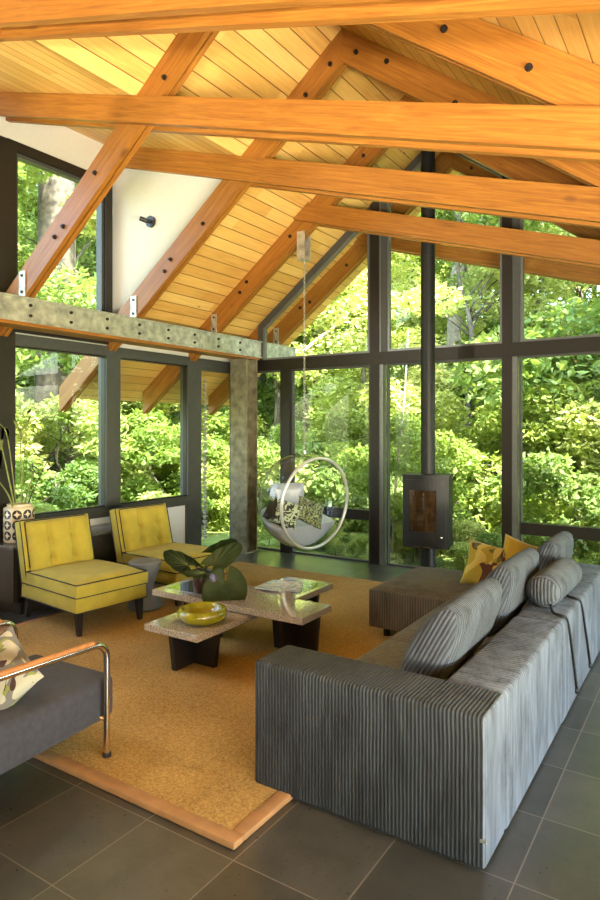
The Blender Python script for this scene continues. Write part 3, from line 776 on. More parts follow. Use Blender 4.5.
# plant with big round leaves
t = thing('potted_plant', 'dark leafed plant with broad round leaves in a brown pot on the coffee table', 'plant', (-3.16, 3.54, .3826))
bm = NB(); lathe(bm, [(.045, 0), (.06, .008), (.068, .06), (.07, .15), (.064, .165), (.056, .15), (.05, .12)], 24); obj('pot', bm, 'pot', t, smooth=True, auto=50)
Rv = Vector((.8383, .5453, 0)); Fv = Vector((-.5453, .8383, 0)); Uv = Vector((0, 0, 1))
def leaf(parent, c, xa, ya, w, h, notch=.35, cup=.15, mat='leafdark', n=36, pleat=.006):
    """fan leaf: centre of its attachment c, long axis ya, width axis xa"""
    xa = Vector(xa).normalized(); ya = Vector(ya).normalized(); za = xa.cross(ya).normalized()
    bm = NB(); rings = []
    K = 7
    for j in range(K+1):
        q = j/K; rg = []
        for i in range(n+1):
            a = (i/n-.5)*2*(PI-notch)
            x = math.sin(a)*w/2*q; y = (math.cos(a)*h/2+h*.18*math.cos(a/2))*q
            zz = -cup*(q**2)*w*.5*(abs(math.sin(a/1.5)))+pleat*q*math.cos(a*11)
            rg.append(Vector((x, y, zz)))
        rings.append(rg)
    V = [[bm.verts.new(c+xa*p.x+ya*p.y+za*p.z) for p in rg] for rg in rings[1:]]
    ctr = bm.verts.new(c)
    for i in range(n): bm.faces.new((ctr, V[0][i], V[0][i+1]))
    for a, b in zip(V, V[1:]):
        for i in range(n): bm.faces.new((a[i], b[i], b[i+1], a[i+1]))
    ext = bmesh.ops.solidify(bm, geom=bm.faces[:], thickness=.0025)
    o = obj('leaf', bm, mat, parent, world=True, smooth=True)
    bm = NB()
    for k in range(-5, 6):
        i = int(n/2+k*n/12.5); i = max(0, min(n, i))
        pts = [c+xa*rings[j][i].x+ya*rings[j][i].y+za*(rings[j][i].z+.0022) for j in range(0, K)]
        tube(bm, pts, .0015, 4, r1=.0006)
    obj('vein', bm, 'vein', o, world=True)
    return o
pc = Vector((-3.16, 3.54, .53))
def atpx(u, v, depth):                                            # a point at a camera-space offset from the plant's surroundings, in metres
    return Vector((0, 0, 1.6))+Fv*depth+Rv*((u-300)/638*depth)+Uv*((427-v)/638*depth)
c1 = atpx(225, 586, 4.50)
leaf(t, c1, Rv*1-Uv*.05+Fv*.2, -Uv-Rv*.06-Fv*.25, .32, .30, .14, .10)
leaf(t, atpx(214, 565, 4.62), Uv*.75-Rv*.55+Fv*.5, Rv*.80+Uv*.55+Fv*.2, .16, .36, .9, .25)
leaf(t, atpx(213, 553, 4.85), Uv*.8-Rv*.5-Fv*.4, Rv*.86+Uv*.42+Fv*.3, .15, .30, .9, .25)
leaf(t, atpx(188, 565, 4.85), Uv*.55+Rv*.45+Fv*.6, -Rv*.86+Uv*.42+Fv*.2, .16, .32, .7, .25)
leaf(t, atpx(205, 573, 4.6), Fv+Uv*.2, -Rv*.9+Uv*.02, .14, .24, .7, .15)
for a, b in (((210, 571), (225, 582)), ((206, 573), (214, 565)), ((205, 572), (213, 553)), ((203, 573), (188, 565)), ((203, 574), (196, 575))):
    dz = 4.55 if b[0] > 215 else 4.7
    bm = NB(); p0 = pc.copy(); p0.z = .48; p2 = atpx(b[0], b[1], {225: 4.52, 214: 4.62, 213: 4.85, 188: 4.85}.get(b[0], 4.62)); p1 = (p0+p2)/2+Vector((0, 0, .05))
    tube(bm, smooth_path([p0, p1, p2], 6), .005, 6); obj('stem', bm, 'leafdark', t, world=True, smooth=True)
bm = NB(); bmesh.ops.create_icosphere(bm, subdivisions=2, radius=.022); 
for k in range(7):
    a = k*2*PI/7; bmesh.ops.create_icosphere(bm, subdivisions=1, radius=.012, matrix=Matrix.Translation((.02*math.cos(a), .0, .02*math.sin(a))))
bm.transform(Matrix.Translation(atpx(213, 578, 4.45))); M['berry'] = plain('violet_grey_bud', (.12, .11, .17), .5); obj('flower_bud', bm, 'berry', t, world=True, smooth=True)

# ------------------------------------------------------------------ yellow slipper chairs (front = local +x)
def slipper(label, loc, rz):
    t = thing('slipper_chair', label, 'chair', loc, rz, 'yellow slipper chairs')
    hw = .32; xf = .40; xb = -.33
    bmb = B(xb-.09, xf, -hw, hw, .175, .292, .012, 3)
    obj('seat_base', bmb, 'yellow', t, smooth=True, auto=50)
    s = crowned(xb, xf+.01, -hw-.004, hw+.004, .298, .405, .022); obj('seat_cushion', s, 'yellow', t, smooth=True, auto=60)
    # back: slanted slab from (xb, .30) leaning backwards
    lean = .24; H = .52
    d = Vector((-math.sin(lean), 0, math.cos(lean))); nn = Vector((math.cos(lean), 0, math.sin(lean)))
    def P(y, h, th): return Vector((xb-.02, 0, .27))+Vector((0, y, 0))+d*h+nn*th
    bm = NB(); n = 40; m = 30; hw2 = hw-.035; G = {}
    btn = [(sy*.105, hh) for sy in (-1, 1) for hh in (.20, .36)]
    for i in range(n+1):
        for j in range(m+1):
            u = -1+2*i/n; v = j/m
            y = u*hw2; h = .02+v*(H-.02)
            k = (1-abs(u)**8)**.5*(1-abs(2*v-1)**8)**.5
            tk = .075*k+.01
            for by, bh in btn:
                dd = math.hypot(y-by, h-bh); tk -= .034*math.exp(-(dd/.030)**2)
                if abs(y-by) < .05: tk -= .014*math.exp(-((y-by)/.016)**2)*k
            G[i, j] = bm.verts.new(P(y, h, tk+.03))
    for i in range(n):
        for j in range(m): bm.faces.new((G[i, j], G[i+1, j], G[i+1, j+1], G[i, j+1]))
    bc = obj('back_cushion', bm, 'yellow', t, smooth=True)
    bm = NB()
    vs = box(bm, -.062, .034, -hw, hw, 0, H+.012, .012, 3)
    fr = basis((xb-.02, 0, .27), nn, (0, 1, 0), d); bm.transform(fr)
    obj('backrest', bm, 'yellow', t, smooth=True, auto=50)
    for by, bh in btn:
        bm = NB(); bmesh.ops.create_icosphere(bm, subdivisions=2, radius=.010, matrix=Matrix.Translation(P(by, bh, .082))); obj('button', bm, 'yellow', bc, smooth=True)
    def pipe(pts, cl=True):
        bm = NB(); tube(bm, pts, .0045, 6, closed=cl); obj('piping', bm, 'piping', t, smooth=True)
    q = hw+.004
    pipe([(xf+.008, -q+.01, .392), (xf+.008, q-.01, .392), (xf, q, .392), (xb, q, .392), (xb, -q, .392), (xf, -q, .392)])
    pipe([(xf+.008, -q+.01, .294), (xf+.008, q-.01, .294), (xf, q, .294), (xb-.09, q, .294), (xb-.09, -q, .294), (xf, -q, .294)])
    pipe([P(-hw, .0, .034), P(-hw, H+.006, .034), P(-hw+.012, H+.014, .034), P(hw-.012, H+.014, .034), P(hw, H+.006, .034), P(hw, .0, .034)], False)
    pipe([P(-hw-.002, .0, -.058), P(-hw-.002, H+.006, -.058), P(-hw+.012, H+.014, -.062), P(hw-.012, H+.014, -.062), P(hw+.002, H+.006, -.058), P(hw+.002, .0, -.058)], False)
    pipe([P(-hw2, .14, .045), P(-hw2, H-.008, .045), P(-hw2+.012, H+.001, .045), P(hw2-.012, H+.001, .045), P(hw2, H-.008, .045), P(hw2, .14, .045)], False)
    pipe([(xf+.001, -hw-.001, .178), (xf+.001, hw+.001, .178), (xb-.09, hw+.001, .178), (xb-.09, -hw-.001, .178)])
    for sx, sy in ((1, -1), (1, 1), (-1, -1), (-1, 1)):
        bm = NB(); x = xf-.045 if sx > 0 else xb-.03; y = sy*(hw-.045)
        top = [(x-.026, y-.026), (x+.026, y-.026), (x+.026, y+.026), (x-.026, y+.026)]
        dx = sx*.012 if sx > 0 else -.05
        z0 = RZ+.002 if sx > 0 else .0
        A = [bm.verts.new((p[0], p[1], .176)) for p in top]
        C = [bm.verts.new((x+dx+(p[0]-x)*.6, y+(p[1]-y)*.6, 0)) for p in top]
        bm.faces.new(A); bm.faces.new(C[::-1])
        for i in range(4): bm.faces.new((A[i], C[i], C[(i+1) % 4], A[(i+1) % 4]))
        obj('leg', bm, 'blackwood', t)
    return t
ch = slipper('yellow velvet slipper chair nearest the camera, with black piping, by the vase', (-4.345, 3.43, RZ), math.radians(-6))
dup(ch, (-4.32, 4.42, RZ), math.radians(-3), 'yellow velvet slipper chair farther away, in front of the white panel beyond the grey stool')
# grey hourglass stool between them
bm = NB(); lathe(bm, [(.135, 0), (.150, .012), (.148, .03), (.112, .12), (.086, .165), (.080, .20), (.086, .235), (.122, .33), (.142, .385), (.143, .40), (.136, .407), (.001, .407)], 40, cap=False)
fr = Matrix.Translation((-4.165, 3.925, RZ+.001)); bm.transform(fr)
tagp(obj('side_stool', bm, 'stool', None, smooth=True, frame=fr, auto=40), 'grey hourglass shaped stool between the two yellow chairs', 'stool')

# low dark cabinet along the left wall
t = thing('sideboard', 'long low dark wooden sideboard under the left windows', 'sideboard', (-5.18, 4.1, 0))
obj('carcass', B(-5.395, -5.0, 3.22, 4.98, .10, .555, .004, 1), 'cabinet', t, world=True)
obj('worktop', B(-5.395, -4.98, 3.20, 5.0, .556, .582, .004, 1), 'counter', t, world=True)
obj('plinth', B(-5.39, -4.95, 3.25, 4.95, 0, .099, .003, 1), 'cabinet', t, world=True)
for k in range(3):
    a = 3.235+k*.583; d = obj('door', B(-4.999, -4.985, a, a+.575, .11, .55, .003, 1), 'cabinet', t, world=True)
    obj('handle', B(-4.984, -4.972, a+.27, a+.31, .49, .50), 'black', d, world=True)

# vase with reeds
vx, vy, vz = -5.20, 3.40, .583
bm = NB(); lathe(bm, [(.118, 0), (.128, .01), (.130, .03), (.130, .29), (.122, .305), (.10, .316), (.10, .335), (.094, .335), (.092, .30), (.092, .02)], 40)
fr = Matrix.Translation((vx, vy, vz)); bm.transform(fr)
tagp(obj('vase', bm, 'vase', None, smooth=True, frame=fr, auto=40), 'cream vase with black circle pattern on the dark sideboard', 'vase')
t = thing('reed_arrangement', 'tall green and dark reeds standing in the patterned vase', 'dried plants', (vx, vy, vz+.03))
def px3(u, v, X=-5.15):                                          # direction through (u, v) met with the plane of the vase
    d = Fv*638+Rv*(u-300)+Uv*(427-v); k = X/d.x; return Vector((0, 0, 1.6))+d*k
def stalk(pts, r, mat, r1=None, name='stalk'):
    bm = NB(); tube(bm, smooth_path(pts, 7), r, 6, r1=r1); return obj(name, bm, mat, t, world=True, smooth=True)
b0 = Vector((vx, vy, vz+.05))
stalk([b0+Vector((0, .03, 0)), px3(21, 505), px3(24, 460), px3(27, 415)], .007, 'reed', .003)
stalk([b0+Vector((0, .01, 0)), px3(22, 505), px3(21, 460), px3(20, 432)], .007, 'reed', .004)
stalk([b0+Vector((.02, .03, 0)), px3(25, 505), px3(30, 485), px3(34, 472)], .009, 'reed', .007)
stalk([px3(34, 472), px3(30, 470), px3(32, 466), px3(39, 470), px3(37, 474), px3(33, 468), px3(33, 463), px3(41, 464)], .005, 'darkreed', .004, 'curled_tip')
stalk([b0+Vector((.02, .05, 0)), px3(28, 505), px3(42, 472), px3(56, 446), px3(66, 430), px3(76, 422)], .0055, 'darkreed', .003)
stalk([b0+Vector((0, -.02, 0)), px3(14, 505), px3(8, 475), px3(0, 440), px3(-10, 410)], .009, 'reed', .004)
stalk([b0+Vector((.01, -.02, 0)), px3(12, 505), px3(4, 488), px3(-12, 470)], .009, 'reed', .004)
stalk([b0+Vector((.0, -.02, 0)), px3(16, 505), px3(12, 468), px3(8, 440), px3(4, 428), px3(-3, 422)], .006, 'reed', .004)
bm = NB()
for base, tip in (((20, 432), (12, 414)), ((20, 432), (29, 420)), ((27, 415), (31, 408)), ((24, 432), (31, 414)), ((24, 440), (18, 426))):
    p, q = px3(*base), px3(*tip); s = Vector((0, .018, 0)); mdl = (p+q)/2
    f = [bm.verts.new(x) for x in (p, mdl-s, q, mdl+s)]; bm.faces.new(f)
bmesh.ops.solidify(bm, geom=bm.faces[:], thickness=.002)
obj('leaf_blade', bm, 'reed', t, world=True)
bm = NB()
P = smooth_path([px3(0, 470), px3(2, 440), px3(4, 427), px3(8, 432), px3(7, 440)], 6)
for a, b in zip(P, P[1:]):
    s = Vector((0, .012, .0)); f = [bm.verts.new(x) for x in (a-s, b-s, b+s, a+s)]; bm.faces.new(f)
bmesh.ops.solidify(bm, geom=bm.faces[:], thickness=.003)
obj('leaf_blade', bm, 'reed', t, world=True)

# ------------------------------------------------------------------ tubular armchair, front left (faces local +y)
t = thing('armchair', 'charcoal upholstered armchair with bent steel tube arms at the left edge', 'armchair', (-2.76, 1.70, 0), math.radians(3))
# local frame: x across (-.34..+.34), y forward
hw = .342
bm = NB(); box(bm, -.30, .30, -.42, .43, .175, .372, .035, 4)
for v in bm.verts:
    if v.co.z > .3: v.co.z += .02*max(0, 1-(v.co.x/.3)**2)+.02*(v.co.y+.42)/.85-.01
    else: v.co.z -= .02*(.43-v.co.y)/.85
obj('seat', bm, 'greywool', t, smooth=True, auto=60)
bm = NB(); box(bm, -.30, .30, -.075, .075, 0, .50, .035, 4, Matrix.Translation((0, -.36, .36)) @ Matrix.Rotation(.28, 4, 'X')); obj('backrest', bm, 'greywool', t, smooth=True, auto=60)
for s in (-1, 1):
    x = s*hw
    pts = [(x, .335, .0)]+[(x, .335, .50)]
    arc = [(x, .335-.075*(1-math.cos(a)), .50+.075*math.sin(a)) for a in [k*PI/2/8 for k in range(1, 9)]]
    pts += arc+[(x, -.40, .600)]
    pts += [(x, -.40-.07*math.sin(a), .530+.07*math.cos(a)) for a in [k*PI/2/6 for k in range(1, 7)]]
    pts += [(x, -.47, .04)]
    pts[0] = (x, .335, RZ+.004)
    bm = NB(); tube(bm, pts, .0155, 12); tu = obj('arm_tube', bm, 'chrome', t, smooth=True, auto=50)
    tu['label'] = 'bent polished steel tube forming arm and legs'
    bm = NB(); cyl(bm, (x, .335, RZ+.001), (x, .335, RZ+.02), .021, 14); obj('foot_cap', bm, 'blackwood', tu)
    bm = NB(); tube(bm, [(x, .25, .5895), (x, -.38, .6115)], .0135, 10); obj('arm_pad', bm, 'armwood', tu, smooth=True, auto=50)
bm = NB(); tube(bm, [(-hw, .335, .20), (hw, .335, .20)], .010, 8); tube(bm, [(-hw, -.47, .20), (hw, -.47, .20)], .010, 8); obj('cross_bar', bm, 'chrome', t, smooth=True)
put_pillow('throw_pillow', .34, .34, .12, TRS((-2.70, 1.66, .475), rx=-.65, ry=.55, rz=-.1), 'greypillow', 'grey pillow with green leaf print on the charcoal armchair')

# ------------------------------------------------------------------ wood stove on a pole
sx, sy = -2.475, 6.22
t = thing('wood_stove', 'black wood stove on a pole with a tall flue pipe before the gable glass', 'stove', (sx, sy, 0), math.radians(12))
def D(w, d, bul, n=14):
    """plan outline: flat back, bulged front (towards -y)"""
    pts = [(-w/2, d/2), (-w/2, -d/2)]
    for k in range(1, n): u = -1+2*k/n; pts.append((u*w/2, -d/2-bul*(1-u*u)))
    return pts+[(w/2, -d/2), (w/2, d/2)]
bm = NB(); prism(bm, D(.46, .30, .045), .385, 1.10, 'Z'); obj('body', bm, 'stove', t)
bm = NB(); prism(bm, D(.475, .31, .046), 1.101, 1.118, 'Z'); obj('top_plate', bm, 'stove', t)
bm = NB()
def front(u, dz=0): return -.15-.045*(1-(u/.23)**2)-dz
def curved(bm, x0, x1, z0, z1, d0, d1, n=10):
    A = []
    for k in range(n+1):
        x = x0+(x1-x0)*k/n
        A.append([bm.verts.new((x, front(x, d), z)) for z, d in ((z0, d0), (z0, d1), (z1, d1), (z1, d0))])
    for a, b in zip(A, A[1:]):
        for i in range(4): bm.faces.new((a[i], b[i], b[(i+1) % 4], a[(i+1) % 4]))
    bm.faces.new(A[0]); bm.faces.new(A[-1][::-1])
curved(bm, -.20, .205, .42, .55, .0, .012); curved(bm, -.20, .205, .965, 1.07, .0, .012); curved(bm, -.20, -.155, .55, .965, .0, .012, 3); curved(bm, .115, .205, .55, .965, .0, .012, 4)
dr = obj('door', bm, 'stove', t)
bm = NB(); curved(bm, -.155, .115, .55, .965, .001, .005); obj('door_glass', bm, 'stoveglass', dr)
bm = NB(); tube(bm, [(.165, front(.165)-.012, .50), (.165, front(.165)-.03, .50)], .012, 12); obj('door_handle', bm, 'chrome', dr, smooth=True)
bm = NB(); curved(bm, -.10, .10, .392, .402, .002, .012); obj('air_lever', bm, 'chrome', t)
bm = NB(); lathe(bm, [(.075, .03), (.075, .384)], 28); lathe(bm, [(.17, 0), (.17, .012), (.08, .03)], 28); obj('pedestal', bm, 'stove', t, smooth=True, auto=40)
bm = NB(); lathe(bm, [(.073, 1.119), (.073, 4.80)], 28)
for z in (2.25, 3.35): lathe(bm, [(.076, z), (.076, z+.012)], 28)
obj('flue_pipe', bm, 'stove', t, smooth=True, auto=40)

# ------------------------------------------------------------------ hanging bubble seat
bc = Vector((-3.755, 5.86, .80)); RB = .52
t = thing('hanging_bubble_chair', 'clear acrylic bubble seat with steel rim hanging on a chain', 'hanging chair', (bc.x, bc.y, bc.z))
nv = Vector((.965, -.241, -.10)).normalized(); xa = Vector((0, 0, 1)).cross(nv).normalized(); ya = nv.cross(xa)
fr = basis(bc, xa, ya, nv)
cut = .18
bm = NB(); K = 26; n = 56; t0 = math.acos(cut/RB)
rings = []
for j in range(K+1):
    th = t0+(PI-.02-t0)*j/K
    rings.append([bm.verts.new((RB*math.sin(th)*math.cos(2*PI*i/n), RB*math.sin(th)*math.sin(2*PI*i/n), RB*math.cos(th))) for i in range(n)])
for a, b in zip(rings, rings[1:]):
    for i in range(n): bm.faces.new((a[i], a[(i+1) % n], b[(i+1) % n], b[i]))
bm.faces.new(rings[-1]); bm.transform(fr)
obj('acrylic_shell', bm, 'acrylic', t, world=True, smooth=True)
rr = math.sqrt(RB*RB-cut*cut)
bm = NB(); tube(bm, [fr @ Vector((rr*math.cos(2*PI*i/64), rr*math.sin(2*PI*i/64), cut)) for i in range(64)], .017, 10, closed=True)
M['rim'] = plain('pale_satin_rim', (.70, .68, .62), .28, .5, noise=.02)
obj('rim', bm, 'rim', t, world=True, smooth=True)
# inner cushions
bm = NB()
for (lo, hi, a0, a1, nm) in ((.0, .0, 0, 0, ''),): pass
def shell_pad(t1, t2, ph1, ph2, rin, rout, nu=18, nvv=14):
    """quilted pad following the inside of the bubble; angles in the upright frame (elevation t, azimuth ph)"""
    bm = NB(); G = {}
    for s in (0, 1):
        for i in range(nu+1):
            for j in range(nvv+1):
                u = i/nu; v = j/nvv; el = t1+(t2-t1)*v; az = ph1+(ph2-ph1)*u
                k = (max(0, 1-abs(2*u-1)**5)*max(0, 1-abs(2*v-1)**5))**.5
                r = rout if s == 0 else rout-(rout-rin)*k-.004
                G[s, i, j] = bm.verts.new(bc+Vector((math.cos(el)*math.cos(az), math.cos(el)*math.sin(az), math.sin(el)))*r)
    for s in (0, 1):
        for i in range(nu):
            for j in range(nvv):
                f = (G[s, i, j], G[s, i+1, j], G[s, i+1, j+1], G[s, i, j+1]); bm.faces.new(f if s == 0 else f[::-1])
    for i in range(nu):
        bm.faces.new((G[0, i, 0], G[1, i, 0], G[1, i+1, 0], G[0, i+1, 0])); bm.faces.new((G[0, i+1, nvv], G[1, i+1, nvv], G[1, i, nvv], G[0, i, nvv]))
    for j in range(nvv):
        bm.faces.new((G[0, 0, j+1], G[1, 0, j+1], G[1, 0, j], G[0, 0, j])); bm.faces.new((G[0, nu, j], G[1, nu, j], G[1, nu, j+1], G[0, nu, j+1]))
    return bm
az0 = math.atan2(nv.y, nv.x)
def cap_pad(zcut, rout, th, n=40, K=10, xmax=None):
    """bowl shaped seat pad filling the bottom of the bubble"""
    bm = NB(); rr0 = math.sqrt(rout**2-zcut**2); prev = None; top = []
    lo = []
    for j in range(K+1):
        el = -PI/2+(math.asin(-zcut/rout)+PI/2)*j/K
        lo.append([(rout*math.cos(el), rout*math.sin(el))])
    ringsL = []
    def place(r, z, i):
        a = 2*PI*i/n; v = Vector((r*math.cos(a), r*math.sin(a), z))
        d = v.dot(Vector((nv.x, nv.y, 0)))
        lim = cut-.04
        if d > lim: v -= Vector((nv.x, nv.y, 0))*(d-lim)
        return bc+v
    for r, z in [(p[0][0], p[0][1]) for p in lo[1:]]: ringsL.append([bm.verts.new(place(r, z, i)) for i in range(n)])
    for q in (.94, .8, .55, .3, .1): ringsL.append([bm.verts.new(place(rr0*q, -zcut+(-th*.9)*(1-q*q)+.03*(1 if q < .9 else 0.6), i)) for i in range(n)])
    for a, b in zip(ringsL, ringsL[1:]):
        for i in range(n): bm.faces.new((a[i], a[(i+1) % n], b[(i+1) % n], b[i]))
    bm.faces.new(ringsL[0][::-1]); bm.faces.new(ringsL[-1])
    return bm
sp_ = cap_pad(.24, RB-.012, .10); sp_.transform(Matrix.Translation(bc) @ Matrix.Rotation(math.radians(17), 4, xa) @ Matrix.Translation(-bc))
if False: pass
obj('seat_pad', sp_, 'silver', t, world=True, smooth=True)
obj('back_pad', shell_pad(-.42, .30, az0+PI-.75, az0+PI+.15, RB-.11, RB-.015), 'silver', t, world=True, smooth=True)
# chain and hook
bm = NB(); z = 3.38; k = 0; topz = bc.z+math.sqrt(RB**2)+.02
a0 = Vector((bc.x, bc.y, 3.38)); a1 = fr @ Vector((0, 0, 0)); 
hang = Vector((bc.x, bc.y, bc.z+RB+.01))
while z > hang.z:
    rot = Matrix.Rotation(PI/2*(k % 2), 4, 'Z')
    c = Vector((bc.x, bc.y, z)); tube(bm, [c+rot @ Vector((.009*math.cos(a), 0, .019*math.sin(a))) for a in [2*PI*i/8 for i in range(8)]], .0032, 4, closed=True)
    z -= .030; k += 1
obj('chain', bm, 'galv', t, world=True, smooth=True)
bm = NB(); box(bm, bc.x-.05, bc.x+.05, 5.90, 5.908, 3.42, 3.72); box(bm, bc.x-.05, bc.x+.05, 5.787, 5.795, 3.42, 3.72); box(bm, bc.x-.05, bc.x+.05, 5.787, 5.908, 3.41, 3.42); tube(bm, [(bc.x, bc.y, 3.41), (bc.x, bc.y, 3.385)], .008, 6)
obj('hanging_bracket', bm, 'galv', t, world=True)
bm = NB(); tube(bm, [hang+Vector((0, 0, .01)), hang-Vector((0, 0, .012))], .022, 12); obj('shackle', bm, 'chrome', t, world=True)
put_pillow('throw_pillow', .31, .31, .13, TRS((-3.94, 5.64, .68), rx=-.75, ry=.5, rz=.7), 'darkpillow', 'dark brown pillow in the bubble seat, leftmost', group='pillows in the bubble seat')
put_pillow('throw_pillow', .31, .31, .12, TRS((-3.86, 5.66, .67), rx=-.65, ry=.35, rz=.55), 'bwpillow', 'pillow with white and pale green print in the middle of the bubble seat', group='pillows in the bubble seat')
put_pillow('throw_pillow', .33, .33, .12, TRS((-3.74, 5.95, .66), rx=-.75, ry=.45, rz=.85), 'bwpillow2', 'dark pillow with fine green fern print, rightmost in the bubble seat', group='pillows in the bubble seat')

# ------------------------------------------------------------------ outside
# rain chain beyond the narrow pane
t = thing('rain_chain', 'pale rain chain hanging from the eave outside the narrow pane', 'rain chain', (-5.95, 6.72, -.2))
bm = NB(); z = 2.22; k = 0
while z > .0:
    lathe(bm, [(.012, 0), (.036, .05), (.030, .052), (.010, .005)], 8, (-5.95, 6.72, z)); z -= .068
bm2 = bm; obj('cups', bm2, 'palebark', t, world=True)

def ground_h(x, y):
    d = max(0, max(-x-7.5, y-9.0)); dd = math.hypot(max(0, -x-7.5), max(0, y-9.0))
    return -.32+.10*math.sin(x*.9+1)*math.cos(y*.7)+.16*max(0, dd-6)+.012*max(0, dd-6)**1.6
bm = NB(); n = 90; V = {}
for i in range(n+1):
    for j in range(n+1):
        x = -50+75*i/n; y = -20+75*j/n; V[i, j] = bm.verts.new((x, y, ground_h(x, y)))
for i in range(n):
    for j in range(n): bm.faces.new((V[i, j], V[i+1, j], V[i+1, j+1], V[i, j+1]))
o = struct('ground', bm, 'ground', 'green woodland floor outside the windows', smooth=True)

def leafcloud(bm, blobs, count, size, rng, droop=.35):
    tot = sum(b[3]*b[4] for b in blobs)
    for (cx, cy, cz, rx, rz) in blobs:
        m = int(count*rx*rz/tot)
        for _ in range(m):
            while True:
                v = Vector((rng.uniform(-1, 1), rng.uniform(-1, 1), rng.uniform(-1, 1)))
                if .05 < v.length < 1: break
            v *= (.55+.45*rng.random())/max(v.length, .5)*.95 if v.length < .75 else 1
            p = Vector((cx+v.x*rx, cy+v.y*rx, cz+v.z*rz))
            d = Vector((rng.gauss(0, 1), rng.gauss(0, 1), rng.gauss(-droop, .5))).normalized()
            s = d.cross(Vector((rng.gauss(0, .5), rng.gauss(0, .5), 1))).normalized()
            nn = d.cross(s); L = size*rng.uniform(.6, 1.35); W = L*.30
            a = bm.verts.new(p); b = bm.verts.new(p+d*L*.5+s*W+nn*.02); c = bm.verts.new(p+d*L); e = bm.verts.new(p+d*L*.5-s*W+nn*.02)
            bm.faces.new((a, b, c, e))
def make_tree(name, label, cat, h, spread, leaves, size, mat, seed, low=.15, trunk=.12, group=None, bark='bark', nb=26):
    rng = random.Random(seed)
    t = thing(name, label, cat, (0, 0, 0), group=group)
    bm = NB(); P = [(0, 0, -.3)]
    for k in range(1, 6): P.append((rng.uniform(-.12, .12)*k*.6, rng.uniform(-.12, .12)*k*.6, h*k/5.6))
    pts = smooth_path(P, 4); tube(bm, pts, trunk, 9, r1=trunk*.25)
    blobs = []
    for k in range(nb):
        f = low+(1-low)*rng.random(); z = h*f
        R_ = spread*(1-(abs(f-.5)/.62)**2)**.5 if abs(f-.5) < .6 else spread*.3
        a = rng.uniform(0, 2*PI); q = R_*rng.uniform(.25, .95)
        x, y = q*math.cos(a), q*math.sin(a)
        blobs.append((x, y, z, rng.uniform(.35, .6)*spread*.62, rng.uniform(.22, .38)*spread*.62))
        if k % 2 == 0: tube(bm, smooth_path([(0, 0, z*.82), (x*.5, y*.5, z*.95), (x, y, z)], 3), trunk*.28, 5, r1=.008)
    obj('trunk', bm, bark, t, smooth=True)
    bm = NB(); leafcloud(bm, blobs, leaves, size, rng); obj('foliage', bm, mat, t)
    return t
LT = 'leafy green tree of the woodland beyond the windows'; GT = 'woodland trees'
protos = [
    make_tree('woodland_tree', LT, 'tree', 10.5, 3.0, 19000, .19, 'leafA', 1, .06, .16, GT, nb=34),
    make_tree('woodland_tree', LT, 'tree', 12.5, 2.8, 19000, .17, 'leafB', 2, .06, .14, GT, nb=36),
    make_tree('woodland_tree', LT, 'tree', 8.0, 2.4, 15000, .155, 'leafC', 3, .04, .10, GT, nb=30),
]
LS = 'bushy green shrub of the undergrowth beyond the windows'; GS = 'undergrowth shrubs'
shr = [
    make_tree('woodland_shrub', LS, 'shrub', 1.9, 1.25, 6500, .10, 'leafC', 5, .05, .03, GS, nb=18),
    make_tree('woodland_shrub', LS, 'shrub', 2.4, 1.3, 6500, .11, 'leafA', 6, .05, .03, GS, nb=18),
    make_tree('woodland_shrub', LS, 'shrub', 1.2, 1.0, 5000, .09, 'leafB', 8, .05, .02, GS, nb=16),
]
rng = random.Random(21)
used = set()
def plant(pl, k, x, y, s=1.):
    z = ground_h(x, y)-.05
    mt = Matrix.Translation((x, y, z)) @ Matrix.Rotation(rng.uniform(0, 2*PI), 4, 'Z') @ Matrix.Diagonal((s, s, s*rng.uniform(.9, 1.15), 1))
    r = pl[k]
    if r.name in used: dup(r, mtx=mt)
    else: used.add(r.name); r.matrix_basis = mt
def polar(az, d):                                                # azimuth in degrees left of +Y, seen from the room
    a = math.radians(az); return -math.sin(a)*d, math.cos(a)*d
for d, st, k0 in ((13.0, 10.5, 0), (17., 8.5, 1), (22, 7.5, 2), (28, 7., 0), (34, 6.5, 1)):
    az = -16+rng.uniform(0, 4)
    while az < 82:
        x, y = polar(az+rng.uniform(-2, 2), d+rng.uniform(-1.6, 1.6))
        if (x < -8.5 or y > 10.0):
            k = rng.choice((0, 1, 2, 2) if d < 20 else (0, 0, 1, 2)); plant(protos, k, x, y, rng.uniform(.75, 1.05)*(1 if d < 20 else 1.2))
        az += st
for d, st in ((9.2, 8.), (10.4, 7.), (12, 6.), (14.5, 6.), (18, 6.)):
    az = -15+rng.uniform(0, 3)
    while az < 80:
        x, y = polar(az+rng.uniform(-2, 2), d+rng.uniform(-.6, .6))
        if (x < -8.0 or y > 8.9) and not (30 < az < 45 and d < 11.5):
            plant(shr, rng.choice((0, 1, 2)) if d > 10 else rng.choice((2, 0)), x, y, rng.uniform(.75, 1.2))
        az += st
for k in range(40):                                              # ferns and low shrubs close to the glass
    if k < 15: x, y = -6.2+k*.62+rng.uniform(-.2, .2), rng.uniform(8.3, 9.1)
    elif k < 26: x, y = rng.uniform(-8.2, -7.4), 1.5+(k-15)*.62
    else: x, y = -5.6+(k-26)*.5+rng.uniform(-.15, .15), rng.uniform(7.45, 8.1)
    plant(shr, rng.choice((0, 2)), x, y, rng.uniform(.32, .5) if k < 26 else rng.uniform(.22, .32))
